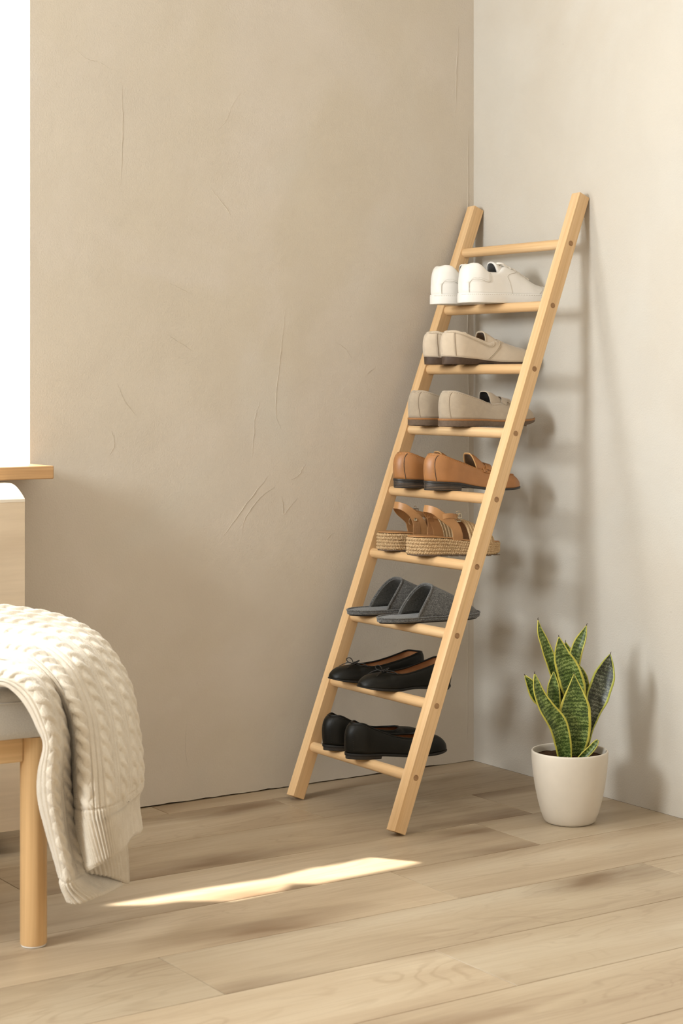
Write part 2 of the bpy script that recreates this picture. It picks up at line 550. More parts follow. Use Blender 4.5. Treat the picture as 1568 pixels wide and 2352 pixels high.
M['leaf_dark'] = leafmat('snake_plant_leaf_dark', (0.010, 0.012, 0.006, 1), (0.035, 0.045, 0.018, 1), (0.16, 0.17, 0.12, 1), (0.40, 0.42, 0.07, 1))
M['leaf_tip'] = plain('dry_leaf_tip', (0.05, 0.035, 0.02, 1), 0.8, 0.2)
_g = NT('window_glass', 0.02, 0.5)
M['glass'] = _g.mat
_mx = _g.n('ShaderNodeMixShader', i_0=0.06)
_g.t.links.new(_g.n('ShaderNodeBsdfTransparent').outputs[0], _mx.inputs[1])
_g.t.links.new(_g.n('ShaderNodeBsdfGlossy', i_Roughness=0.05).outputs[0], _mx.inputs[2])
_g.t.links.new(_mx.outputs[0], _g.t.nodes['Material Output'].inputs[0])

# ------------------------------------------------------------------ room
XE, YF, ZC = -4.5, -5.3, 2.65        # end wall, open front of the room, ceiling
WX0, WX1, WZ0, WZ1, WT = -2.55, -1.2585, 0.782, 2.3, 0.30


# left wall (y = 0), window opening left of x = -1.26, ragged plaster edge just above the floor
mb = MB()
edge = []
x = -1.5
while x < 0.0:
    edge.append(x)
    x += 0.012 + 0.02 * rng.rand()
edge.append(0.0)
zb = [0.0036 + 0.0010 * math.sin(x * 3.1) + 0.0012 * (rng.rand() - 0.5) + (0.0012 if rng.rand() > 0.93 else 0) for x in edge]
zb = [max(0.0008, z) if e < -0.12 else 0.0006 + 0.0015 * rng.rand() for z, e in zip(zb, edge)]
for i in range(len(edge) - 1):
    x0, x1 = edge[i], edge[i + 1]
    mb.add([(x0, 0, zb[i]), (x1, 0, zb[i + 1]), (x1, 0, 0.05), (x0, 0, 0.05)], [(0, 1, 2, 3)])
    mb.add([(x0, 0, zb[i]), (x1, 0, zb[i + 1]), (x1, 0.03, zb[i + 1]), (x0, 0.03, zb[i])], [(3, 2, 1, 0)])
mb.add([(XE, 0, 0.004), (-1.5, 0, 0.004), (-1.5, 0, 0.05), (XE, 0, 0.05)], [(0, 1, 2, 3)])


def quad(a, b, c, d): mb.add([a, b, c, d], [(0, 1, 2, 3)])


quad((XE, 0, .05), (0, 0, .05), (0, 0, WZ0), (XE, 0, WZ0))
quad((XE, 0, WZ0), (WX0, 0, WZ0), (WX0, 0, WZ1), (XE, 0, WZ1))
quad((WX1, 0, WZ0), (0, 0, WZ0), (0, 0, WZ1), (WX1, 0, WZ1))
quad((XE, 0, WZ1), (0, 0, WZ1), (0, 0, ZC), (XE, 0, ZC))
quad((WX1, WT, WZ0), (WX1, 0, WZ0), (WX1, 0, WZ1), (WX1, WT, WZ1))
mb.m[-1] = 1
quad((WX0, 0, WZ0), (WX0, WT, WZ0), (WX0, WT, WZ1), (WX0, 0, WZ1))
mb.m[-1] = 1
quad((WX0, 0, WZ1), (WX1, 0, WZ1), (WX1, WT, WZ1), (WX0, WT, WZ1))
mb.m[-1] = 1
quad((WX0, WT, WZ0), (WX1, WT, WZ0), (WX1, 0, WZ0), (WX0, 0, WZ0))
mb.m[-1] = 1
# outer leaf
quad((0.15, WT, 0), (WX1, WT, 0), (WX1, WT, ZC), (0.15, WT, ZC))
quad((WX0, WT, 0), (XE - .15, WT, 0), (XE - .15, WT, ZC), (WX0, WT, ZC))
quad((WX1, WT, 0), (WX0, WT, 0), (WX0, WT, WZ0), (WX1, WT, WZ0))
quad((WX1, WT, WZ1), (WX0, WT, WZ1), (WX0, WT, ZC), (WX1, WT, ZC))
wall_left = tag(mb.build('wall_left', [M['wall'], M['white']], smooth=False), 'beige mottled lime plaster wall beside the window', kind='structure')

mb = MB()
mb.box((0, YF, 0.0), (0.15, WT, ZC))
wall_right = tag(mb.build('wall_right', M['wall_r'], smooth=False), 'pale cream plaster wall catching the ladder shadow', kind='structure')
mb = MB()
mb.box((XE - .15, YF, ZC), (0.15, WT, ZC + .12))
tag(mb.build('ceiling', M['ceil'], smooth=False), kind='structure')

# end wall with a window; unseen blind added to block the sun
EWY0, EWY1, EWZ0, EWZ1 = -1.65, -0.40, 0.9, 2.35
mb = MB()
mb.box((XE - .15, YF, 0), (XE, EWY0, ZC))
mb.box((XE - .15, EWY1, 0), (XE, WT, ZC))
mb.box((XE - .15, EWY0, 0), (XE, EWY1, EWZ0))
mb.box((XE - .15, EWY0, EWZ1), (XE, EWY1, ZC))
tag(mb.build('wall_end', M['wall'], smooth=False), kind='structure')
mb = MB()
mb.box((XE - .03, EWY0, EWZ0), (XE - .01, EWY1, EWZ1))
tag(mb.build('added_end_blind', M['white'], smooth=False), 'unseen white blind added to the end window to block the sun', kind='structure')

# window in the left wall
mb = MB()
fr = 0.05
mb.box((WX0, WT - .04, WZ0), (WX0 + fr, WT, WZ1))
mb.box((WX1 - fr, WT - .04, WZ0), (WX1, WT, WZ1))
mb.box((WX0 + fr, WT - .04, WZ0), (WX1 - fr, WT, WZ0 + .08))
mb.box((WX0 + fr, WT - .04, WZ1 - fr), (WX1 - fr, WT, WZ1))
win = tag(mb.build('window_1', M['white'], smooth=False), 'bright window with white reveal at the left edge', kind='structure')
for (a, b) in ((WX0 + fr, WX1 - fr),):
    mb = MB()
    mb.box((a, WT - .012, WZ0 + .08), (b, WT - .008, WZ1 - fr))
    mb.build('pane', M['glass'], win, smooth=False)
# unseen panel added outside, gap cut to shape the sun streak on the floor
from mathutils.geometry import tessellate_polygon
floor_poly = [(-1.405, -.669), (-1.17, -.672), (-1.04, -.683), (-.93, -.664), (-.868, -.668), (-.712, -.658), (-.645, -.732), (-.78, -.757), (-.905, -.760),
              (-.985, -.770), (-1.03, -.735), (-1.075, -.770), (-1.19, -.776), (-1.27, -.722), (-1.33, -.712)]
ysh = WT + .01
slot = []
for (fx, fy) in floor_poly:
    t = (fy - ysh) / SUN_DIR.y
    slot.append(Vector((fx - SUN_DIR.x * t, ysh, -SUN_DIR.z * t)))
rect = [Vector(c) for c in ((WX0 - .05, ysh, WZ0 - .05), (WX1 + .05, ysh, WZ0 - .05), (WX1 + .05, ysh, WZ1 + .05), (WX0 - .05, ysh, WZ1 + .05))]
me = bpy.data.meshes.new('sun_streak_mask')
me.from_pydata(rect + slot, [], [tuple(t) for t in tessellate_polygon([rect, slot])])
me.materials.append(M['white'])
link('sun_streak_mask', me, win)
mb = MB()
mb.box((WX0 - .02, -.1275, .7825), (WX1, WT - .04, .811))
sill = mb.build('window_sill', M['sill'], win, bevel=.0025, smooth=False)
sill['label'] = 'honey coloured oak window sill board'

# plaster marks on the left wall


def wall_mark(name, pts, r, mat, y=0.0, wob=0.002):
    mbk = MB()
    P = crom([(p[0], y, p[1]) for p in pts], max(6, len(pts) * 6))
    P[:, 0] += (rng.rand(len(P)) - .5) * wob
    P[:, 2] += (rng.rand(len(P)) - .5) * wob
    rr = [0.6 * r * (0.35 + 0.65 * math.sin(math.pi * (i + .5) / len(P))) * (0.7 + 0.6 * rng.rand()) for i in range(len(P))]
    mbk.tube(P, rr, 6, flat=0.08, up=(0, 0, 1) if abs(P[0][2] - P[-1][2]) < abs(P[0][0] - P[-1][0]) else (1, 0, 0))
    return mbk.build(name, mat, wall_left)


MARKS = [
    ('trowel_ridge', [(-1.0293, 1.6869), (-1.027, 1.5762), (-1.0315, 1.45)], 0.0016, 'wall'),
    ('trowel_ridge', [(-0.6313, 0.7663), (-0.688, 0.7069), (-0.7584, 0.6239)], 0.0020, 'wall'),
    ('trowel_ridge', [(-0.6139, 0.7382), (-0.6511, 0.7161), (-0.6819, 0.6856), (-0.7027, 0.6549), (-0.7039, 0.6214)], 0.0018, 'wall'),
    ('trowel_ridge', [(-0.5951, 0.7163), (-0.5901, 0.6906), (-0.5888, 0.6692)], 0.0018, 'wall'),
    ('trowel_ridge', [(-0.5485, 0.7072), (-0.5712, 0.6866), (-0.5863, 0.6691)], 0.0018, 'wall'),
    ('trowel_ridge', [(-0.5826, 1.1702), (-0.5951, 1.0762), (-0.6114, 0.9273), (-0.5951, 0.8792)], 0.0016, 'wall'),
    ('trowel_ridge', [(-0.6561, 0.9435), (-0.6696, 0.9067), (-0.6733, 0.8646), (-0.6782, 0.8119)], 0.0016, 'wall'),
    ('trowel_ridge', [(-0.4354, 1.094), (-0.4066, 1.078), (-0.3856, 1.0509)], 0.0014, 'wall'),
    ('trowel_ridge', [(-0.3458, 1.0072), (-0.3298, 1.0215), (-0.3138, 1.0293)], 0.0014, 'wall'),
    ('trowel_ridge', [(-0.5256, 0.7923), (-0.5434, 0.7659), (-0.5662, 0.7538)], 0.0018, 'wall'),
    ('trowel_ridge', [(-0.4614, 0.6013), (-0.4523, 0.6116), (-0.438, 0.6175)], 0.0014, 'wall'),
    ('trowel_ridge', [(-1.055, 0.881), (-1.0483, 0.8508), (-1.0595, 0.8259)], 0.0016, 'wall'),
    ('trowel_ridge', [(-1.0416, 0.9915), (-1.0225, 0.9511), (-0.9909, 0.9155)], 0.0018, 'wall'),
    ('trowel_ridge', [(-0.7064, 1.6948), (-0.7307, 1.6612), (-0.7488, 1.6232), (-0.7728, 1.5953)], 0.0010, 'wall'),
    ('trowel_ridge', [(-0.9049, 1.2269), (-0.8676, 1.2126), (-0.8382, 1.1979)], 0.0010, 'wall'),
    ('trowel_ridge', [(-0.8582, 0.1877), (-0.8606, 0.1261), (-0.8535, 0.079)], 0.0012, 'wall'),
    ('trowel_ridge', [(-0.0509, 1.9219), (-0.0581, 1.8077), (-0.0609, 1.6939)], 0.0020, 'wall'),
    ('trowel_ridge', [(-0.0194, 1.6517), (-0.0209, 1.1956), (-0.018, 0.7395), (-0.0209, 0.0556)], 0.0030, 'wall'),
    ('scuff_mark', [(-1.1519, 1.7573), (-1.117, 1.7339), (-1.0894, 1.7296), (-1.0572, 1.7166)], 0.0016, 'scuff'),
    ('scuff_mark', [(-0.9095, 1.106), (-0.8793, 1.0889), (-0.8441, 1.0687)], 0.0026, 'scuff'),
    ('scuff_mark', [(-0.7944, 1.4565), (-0.7584, 1.419), (-0.7367, 1.394)], 0.0026, 'scuff'),
]
for (nm, pts, r, mt) in MARKS:
    wall_mark(nm, pts, r, M[mt])

# floor: dark base with separate oak planks lying on it
mb = MB()
mb.box((XE - .15, YF, -0.05), (0.15, WT, -0.0085))
floor = tag(mb.build('floor', M['subfloor'], smooth=False), 'oak plank floor with a streak of sunlight', kind='structure')
PW, Y0 = 0.2305, -0.083
JOINTS = {0: [-.673, -1.917], 1: [-.25, -1.494], 2: [-.4197, -1.70], 3: [-.8145, -2.06], 4: [-.3403, -1.4694], 5: [-1.048, -2.29], 6: [-.62, -1.86], -1: [-.95, -2.1]}
row = -1
while True:
    ya = Y0 - PW * row
    yb = ya - PW
    if row == -1: ya = 0.012
    if ya < YF: break
    js = JOINTS.get(row)
    if js is None:
        o = (row * 0.437) % 1.244
        js = [-.1 - o, -1.344 - o]
    js = list(js)
    while js[-1] > XE + 1.3: js.append(js[-1] - 1.244)
    xs = [0.0] + js + [XE]
    for i in range(len(xs) - 1):
        a, b = xs[i + 1], xs[i]
        if b - a < 0.02: continue
        g = 0.0009
        cxm, cym = (a + b) / 2, (ya + yb) / 2
        mb = MB()
        mb.box((a + g - cxm, yb + g - cym, -0.008), (b - g - cxm, ya - g - cym, 0.0))
        p = mb.build('plank', M['plank'], floor, bevel=0.0004, seg=1, smooth=False)
        p.location = (cxm, cym, 0)
    row += 1

# ------------------------------------------------------------------ box unit under the window
t = tag(empty('box_unit', (-1.88, -.115, 0)), 'pale birch plywood box unit with sloping top under the window sill', 'cabinet')
x0, x1 = -2.40 + 1.88, -1.3724 + 1.88
oy = .115


def ext_profile(prof, xa, xb):
    mbp = MB()
    n = len(prof)
    mbp.add([(xa, p[0] + oy, p[1]) for p in prof] + [(xb, p[0] + oy, p[1]) for p in prof],
            [(i, (i + 1) % n, n + (i + 1) % n, n + i) for i in range(n)] + [tuple(range(n))[::-1], tuple(range(n, 2 * n))])
    return mbp


mbf = ext_profile([(-.228, .052), (-.228, .747), (-.212, .747), (-.212, .052)], x0, x1)
mbf.build('front_panel', M['birch'], t, smooth=False, normals=True)
arc = []
for k in range(13):
    u = k / 12
    arc.append((-.2285 + .0785 * u, .748 + .030 * math.sin(u * math.pi / 2) ** 0.9))
arc += [(-.006, .778), (-.006, .760)]
arc += [(-.15, .760), (-.215, .742), (-.2285, .742)]
ext_profile(arc, x0, x1).build('top_panel', M['birch_lit'], t, normals=True)
ext_profile([(-.2115, .052), (-.2115, .741), (-.006, .741), (-.006, .052)], x1 - .018, x1 - .0005).build('side_panel', M['birch'], t, smooth=False, normals=True)
ext_profile([(-.2115, .052), (-.2115, .741), (-.006, .741), (-.006, .052)], x0 + .0005, x0 + .018).build('side_panel', M['birch'], t, smooth=False, normals=True)
ext_profile([(-.17, 0), (-.17, .052), (-.02, .052), (-.02, 0)], x0 + .08, x1 - .08).build('plinth', M['subfloor'], t, smooth=False, normals=True)

# ------------------------------------------------------------------ bench
BY = math.radians(-5)
bench = tag(empty('bench', (-1.6203, -.8212, 0), (0, 0, BY)), 'wooden bench with round legs and grey cushion under the sweater', 'bench')
BL, BD = 1.12, 0.34


def cyl(r, z0, z1, n=28, rb=0.003):
    m_ = MB()
    m_.lathe([(0.0001, z0), (r - rb, z0), (r - rb * .3, z0 + rb * .3), (r, z0 + rb), (r, z1), (0.0001, z1)], n)
    return m_


for (lx, ly) in ((0, 0), (0, BD), (-BL, 0), (-BL, BD)):
    lg = cyl(.0238, .003, .371).build('leg', M['benchwood'], bench)
    lg.location = (lx, ly, 0)
    pad = cyl(.0225, 0.0, .0035).build('foot_pad', M['white_rubber'], lg)
for ly in (0, BD):
    mb = MB()
    mb.box((-.011, -.0215, -BL / 2 + .022), (.011, .0215, BL / 2 - .022))
    r_ = mb.build('rail', M['benchwood'], bench, bevel=.003, smooth=False)
    r_.location = (-BL / 2, ly, .3495)
    r_.rotation_euler = (math.radians(90), 0, math.radians(90))
for lx in (0, -BL):
    mb = MB()
    mb.box((-.011, -.0215, -BD / 2 + .022), (.011, .0215, BD / 2 - .022))
    r_ = mb.build('rail', M['benchwood'], bench, bevel=.003, smooth=False)
    r_.location = (lx, BD / 2, .3495)
    r_.rotation_euler = (math.radians(90), 0, 0)
mb = MB()
mb.box((-BL - .03, -.036, .3715), (.024, BD + .036, .4625))
cu = mb.build('cushion', M['cushion'], bench, bevel=.016, seg=4)
mb = MB()
zc = .438
mb.tube([(-BL - .014, -.0365, zc), (.008, -.0365, zc), (.0242, -.02, zc), (.0245, BD + .02, zc), (.008, BD + .0365, zc), (-BL - .014, BD + .0365, zc), (-BL - .0305, BD + .02, zc), (-BL - .0305, -.02, zc)], .0016, 6, closed=True)
mb.build('seam', M['cushion'], cu)

# ------------------------------------------------------------------ ladder
LX, LY = -.617, -.1086
AL, ROLL = .4048, .0604
LW, LA, LB, LLEN = .442, .0294, .0328, 1.5649
S0, DS, RR = .125, .1638, .0122
Vv = Vector((0, -1, 0))
U0 = Vector((math.sin(AL), 0, math.cos(AL)))
Nn = Vector((math.cos(AL), 0, -math.sin(AL)))
Uu = U0 - math.tan(ROLL) * Vv
O_ = Vector((LX, LY, 0))


def rung_c(i, v): return O_ + Vv * v + Uu * (S0 + DS * i) - Nn * (LB / 2)


ladder = tag(empty('ladder', O_ + Vv * LW / 2), 'tall honey beech ladder leaning in the corner with shoes on its rungs', 'ladder')


def frame(o, origin, xa, ya, za):
    m = Matrix((xa, ya, za)).transposed().to_4x4()
    m.translation = origin - ladder.location
    o.matrix_basis = m


zax = Uu.normalized()
xax = (Vv - zax * Vv.dot(zax)).normalized()
yax = zax.cross(xax).normalized()
plug_pos = []
for v0 in (0.0, LW - LA):
    mb = MB()
    ln = LLEN * Uu.length
    mb.box((-LA / 2, -LB / 2, 0), (LA / 2, LB / 2, ln))
    rl = mb.build('rail', M['beech'], ladder, bevel=.0011, smooth=False)
    frame(rl, O_ + Vv * (v0 + LA / 2) - Nn * (LB / 2), xax, yax, zax)
ux_ = Nn
for i in range(9):
    mb = MB()
    hl = (LW - 2 * LA) / 2 + .004
    mb.lathe([(0.0001, -hl), (RR, -hl), (RR, hl), (0.0001, hl)], 24)
    rg = mb.build('rung', M['beech'], ladder)
    frame(rg, rung_c(i, LW / 2), ux_, Vv.cross(ux_), Vv)
    for (v, sg) in ((LW, 1), (0.0, -1)):
        mb = MB()
        mb.lathe([(0.0001, -.003), (.0067, -.003), (.0067, .0004), (.0001, .0004)], 20)
        pg = mb.build('dowel_plug', M['endgrain'], ladder)
        frame(pg, rung_c(i, v), ux_, (Vv * sg).cross(ux_), Vv * sg)

# ------------------------------------------------------------------ shoes


class Shoe:
    """upper surface: s 0 heel .. 1 toe, v 0 sole .. 1 top line, side +1/-1"""

    def __init__(self, L, w, zb, ht, ratio, rh=.16, rt=.2, curve=.006, e1=.6, e2=1.0, bulge=.0, lean=.006, hb=.003, toe_e=2.3, heel_e=2.0):
        self.L = L
        self.wk, self.zk, self.hk, self.rk = ci(*zip(*w)), ci(*zip(*zb)), ci(*zip(*ht)), ci(*zip(*ratio))
        self.rh, self.rt, self.curve = rh, rt, curve
        self.e1 = ci(*zip(*e1)) if hasattr(e1, '__len__') else (lambda s: e1)
        self.e2, self.bulge, self.lean, self.hb = e2, bulge, lean, hb
        self.toe_e, self.heel_e = toe_e, heel_e

    def rnd(self, s):
        a = 1.0
        if s < self.rh:
            q = 1 - max(s, 0) / self.rh
            a *= max(0, 1 - q ** self.heel_e) ** (1 / self.heel_e)
        if s > 1 - self.rt:
            q = (min(s, 1) - (1 - self.rt)) / self.rt
            a *= max(0, 1 - q ** self.toe_e) ** (1 / self.toe_e)
        return a

    def w(self, s): return max(1e-5, self.wk(s) * self.rnd(s))
    def c(self, s): return self.curve * math.sin((s - .25) * 2.4) if s > .25 else 0.0

    def P(self, s, v, side, ext=0.0):
        w = self.w(s) + ext
        zb, ht = self.zk(s), self.hk(s)
        if s > 1 - self.rt * .55:
            q = (s - (1 - self.rt * .55)) / (self.rt * .55)
            ht = zb + (ht - zb) * (1 - .55 * q ** 2.5)
        ot = max(0.0, self.rk(s)) * self.w(s)
        a = v * math.pi / 2
        hw = ot + (w - ot) * max(0.0, math.cos(a)) ** self.e1(s) if v < 1 else ot
        hw += self.bulge * self.w(s) * math.sin(2 * a)
        z = zb + (ht - zb) * math.sin(a) ** self.e2
        x = s * self.L
        fade = max(0.0, 1 - s / .22)
        x += fade * (self.lean * v * v - self.hb * math.sin(math.pi * min(1, v * 1.1)))
        return np.array([x, self.c(s) + side * hw, z])

    def N(self, s, v, side):
        h = 2e-3
        s0, s1 = max(0.002, s - h), min(.998, s + h)
        v0, v1 = max(0.0, v - .02), min(.99, v + .02)
        a = self.P(s1, v, side) - self.P(s0, v, side)
        b = self.P(s, v1, side) - self.P(s, v0, side)
        n = np.cross(a, b) * side
        n = -n if side > 0 and n[1] < -abs(n[2]) * 5 else n
        l = np.linalg.norm(n)
        n = n / l if l > 0 else np.array([0, side, 0.0])
        # outward: away from the middle of the shoe
        p = self.P(s, v, side)
        out = p - np.array([min(max(p[0], .06 * self.L / .25), self.L * .85), self.c(s), self.zk(s)])
        return n if n @ out > 0 else -n

    def O(self, s, v, side, e=.0008): return self.P(s, v, side) + self.N(s, v, side) * e

    def ss(self, n=64, a=0.0, b=1.0):
        return [a + (b - a) * (0.5 - 0.5 * math.cos(math.pi * i / (n - 1))) for i in range(n)]

    def upper(self, name, mats, parent, n=64, nv=14, thick=.0022, a=0.0, b=1.0):
        mb_ = MB()
        S_ = self.ss(n, a, b)
        for side in (1, -1):
            G = [[self.P(s, j / (nv - 1), side) for j in range(nv)] for s in S_]
            mb_.grid(G, 0, flip=(side < 0))
        o = mb_.build(name, mats, parent, weld=2e-5, sharp=70)
        # normals outward check: make faces point away from the inside
        me = o.data
        ctr = Vector((self.L * .5, 0, .03))
        s_ = sum(1 if p.normal.dot(p.center - ctr) > 0 else -1 for p in me.polygons)
        if s_ < 0: me.flip_normals()
        sol = o.modifiers.new('thickness', 'SOLIDIFY')
        sol.thickness = thick
        sol.offset = -1
        sol.material_offset = 1 if len(mats) > 1 else 0
        sol.material_offset_rim = 0
        return o

    def topline(self, s_end, n=40, e=0.0, s0=0.0):
        """points along the top edge from the throat on one side round the heel to the other"""
        S_ = [s0 + (s_end - s0) * (0.5 - 0.5 * math.cos(math.pi * i / (n - 1))) for i in range(n)]
        A = [self.P(s, 1, 1) for s in S_[::-1]]
        B = [self.P(s, 1, -1) for s in S_[1:]]
        pts = [p + np.array([0, 0, e]) for p in A + B]
        # thin out coincident points
        out = [pts[0]]
        for p in pts[1:]:
            if np.linalg.norm(p - out[-1]) > 6e-4: out.append(p)
        return out

    def seam(self, pts, side, r=.0006, e=.0005, n=24, dashed=False, mb_=None):
        q = crom(pts, n)
        P = [self.O(min(max(a, .001), .999), min(max(b, 0.0), .99), side, e) for a, b in q]
        mb_ = mb_ or MB()
        if dashed:
            for i in range(0, len(P) - 1, 2): mb_.tube([P[i], P[i] * .35 + P[i + 1] * .65], r, 5)
        else:
            mb_.tube(P, r, 5)
        return mb_

    def patch(self, fn, side, na=14, nb=14, e=.0011, mb_=None):
        """raised panel: fn(a, b) -> (s, v)"""
        mb_ = mb_ or MB()
        G = []
        for i in range(na):
            r_ = []
            for j in range(nb):
                s, v = fn(i / (na - 1), j / (nb - 1))
                ed = 1.0 if 0 < i < na - 1 and 0 < j < nb - 1 else -0.3
                r_.append(self.O(s, v, side, e * ed))
            G.append(r_)
        mb_.grid(G, 0, flip=(side > 0))
        return mb_

    def solid(self, name, mats, parent, top, bot, ext_t=.002, ext_b=.002, a=0.0, b=1.0, n=56, round_=.0, cap=True, mi=None):
        """slab that follows the outline between heights bot(s) and top(s)"""
        mb_ = MB()
        S_ = self.ss(n, a, b) if (a == 0.0 and b == 1.0) else [a + (b - a) * (1 - math.cos(math.pi / 2 * i / (n - 1))) if a == 0.0 else a + (b - a) * i / (n - 1) for i in range(n)]
        G = []
        for s in S_:
            wt, wb = self.w(s) + ext_t * min(1, self.rnd(s) * 2), self.w(s) + ext_b * min(1, self.rnd(s) * 2)
            if self.w(s) < 2e-4: wt = wb = 1e-5
            x = s * self.L
            k = 0.0
            if a == 0.0: k -= ext_t * max(0, 1 - s / .12)
            if b == 1.0: k += ext_t * max(0, (s - .88) / .12)
            x += k
            c_, zt, zb_ = self.c(s), top(s), bot(s)
            rd = min(round_, (zt - zb_) * .45)
            row = []
            for sd in (1, -1):
                seq = [(wt - rd, zt), (wt - rd * .3, zt - rd * .3), (wt, zt - rd), (wb, zb_ + rd), (wb - rd * .3, zb_ + rd * .3), (wb - rd, zb_)]
                seq = [(max(q[0], 1e-5), q[1]) for q in seq]
                if sd < 0: seq = seq[::-1]
                row += [(x, c_ + sd * q[0], q[1]) for q in seq]
            G.append(row)
        mb_.grid(G, 0, closed_u=True)
        nn = len(G[0])
        base = len(mb_.v) - nn * len(G)
        mb_.f.append(tuple(base + k for k in range(nn))[::-1])
        mb_.m.append(0)
        mb_.f.append(tuple(base + (len(G) - 1) * nn + k for k in range(nn)))
        mb_.m.append(0)
        return mb_.build(name, mats, parent, normals=True, sharp=50)

    def insole(self, name, mat, parent, e=.004, k=.93, a=.03, b=.9):
        mb_ = MB()
        G = []
        for s in self.ss(30, a, b):
            G.append([(s * self.L, self.c(s) + q * (self.w(s) * k), self.zk(s) + e) for q in (-1, -.5, 0, .5, 1)])
        mb_.grid(G, 0, flip=True)
        return mb_.build(name, mat, parent, normals=False)


def arch(sh, s0, s1, kw, crest, low, n=14, nv=17, skew=0.0, e=.75, p=1.0):
    """arched sheet across the shoe (tongue, vamp, band): rows along s, arch across"""
    G = []
    for i in range(n):
        t = i / (n - 1)
        row = []
        for j in range(nv):
            a = math.pi * j / (nv - 1)
            sn = math.sin(a)
            s = s0 + (s1 - s0) * t + skew * (sn ** p) * (1 - t)
            w = sh.w(min(s, .995)) * kw(s)
            y = math.copysign(abs(math.cos(a)) ** e, math.cos(a)) * w
            z = low(s) + (crest(s) - low(s)) * sn ** .9
            row.append((s * sh.L, sh.c(s) + y, z))
        G.append(row)
    return G


def solidify(o, t, off=-1.0, mo=None):
    mo = (1 if len(o.data.materials) > 1 else 0) if mo is None else mo
    m = o.modifiers.new('thickness', 'SOLIDIFY')
    m.thickness = t
    m.offset = off
    m.material_offset = mo
    return o


def ribbon(mb_, pts, width, wdir, th=.0022, mi=0, n=28):
    """strap: centre line pts, width list, direction of width list"""
    P = crom(pts, n)
    Wd = crom([[w] for w in width], n)[:, 0]
    D = crom(wdir, n)
    G = []
    for i in range(n):
        t = P[min(i + 1, n - 1)] - P[max(i - 1, 0)]
        t /= np.linalg.norm(t)
        d = D[i] - t * (D[i] @ t)
        d /= np.linalg.norm(d)
        k = np.cross(t, d)
        h = Wd[i] / 2
        G.append([P[i] + d * h * q + k * th / 2 * r_ for (q, r_) in ((1, .6), (.96, 1), (0, 1.15), (-.96, 1), (-1, .6), (-1, -.6), (-.96, -1), (0, -1), (.96, -1), (1, -.6))])
    b = len(mb_.v)
    mb_.grid(G, mi, closed_u=True)
    m_ = len(G[0])
    mb_.f.append(tuple(b + k for k in range(m_)))
    mb_.m.append(mi)
    mb_.f.append(tuple(b + (n - 1) * m_ + k for k in range(m_))[::-1])
    mb_.m.append(mi)


def kids(o): return [c for c in bpy.data.objects if c.parent is o]


def copy_tree(o, parent=None):
    c = o.copy()
    COL.objects.link(c)
    c.parent = parent
    for ch in kids(o): copy_tree(ch, c)
    return c


YAW = math.radians(-5)


def place(o, H, z, sc, pitch, yaw=YAW, mirror=False):
    o.location = (H[0], H[1], z + sc * math.tan(pitch))
    o.rotation_euler = (0, pitch, yaw)
    if mirror: o.scale = (1, -1, 1)


def pair(root, near, far, labels, cat, group, pitch=0.0, dyaw=0.0, dpitch=0.0, dyn=0.0):
    """near/far: (Hx, Hy, z, sc)"""
    place(root, near[:2], near[2], near[3], pitch, YAW + dyn)
    tag(root, labels[0], cat, group)
    c = copy_tree(root)
    place(c, far[:2], far[2], far[3], pitch + dpitch, YAW + dyn + dyaw, True)
    tag(c, labels[1], cat, group)
    return root, c


K = lambda *a: list(a)
flat_w = K((0, .030), (.15, .0335), (.4, .0325), (.55, .0365), (.7, .0415), (.85, .039), (1, .034))

# ---- white sneakers
sh = Shoe(.278, K((0, .034), (.15, .0375), (.4, .0375), (.55, .0415), (.7, .046), (.85, .044), (1, .040)), K((0, .0215), (1, .0215)),
          K((0, .0925), (.05, .0955), (.10, .0945), (.145, .0885), (.19, .079), (.25, .0735), (.31, .0735), (.365, .081), (.41, .0905), (.5, .084), (.6, .070), (.7, .056), (.8, .0475), (.92, .043), (1, .037)),
          K((0, .70), (.12, .70), (.3, .74), (.36, .60), (.42, .33), (.6, .27), (.70, .16), (.74, .0), (1, 0)), .17, .24, .005, K((0, .55), (.3, .5), (.5, .55), (.75, .8), (1, .7)), 1.0, 0, .015, .002)
t = empty('sneaker')
up = sh.upper('upper', [M['white_leather'], M['grey_lining']], t, 72, 16, .003)
so = sh.solid('sole', M['white_rubber'], t, lambda s: .0235, lambda s: .0 + max(0, s - .8) ** 2 * .12, .0030, .0036, round_=.0022)
mb = MB()
pts = []
for sd in (1, -1):
    S_ = sh.ss(60)
    q = [np.array([s * sh.L - .0030 * max(0, 1 - s / .12) + .003 * max(0, (s - .88) / .12), sh.c(s) + sd * (sh.w(s) + .0031), .0205]) for s in S_]
    for i in range(2, 57): mb.tube([q[i], q[i] * .5 + q[i + 1] * .5], .0005, 4)
mb.build('sole_stitching', M['white_seam'], so)
sh.insole('insole', M['tan_insole'], t, .012)
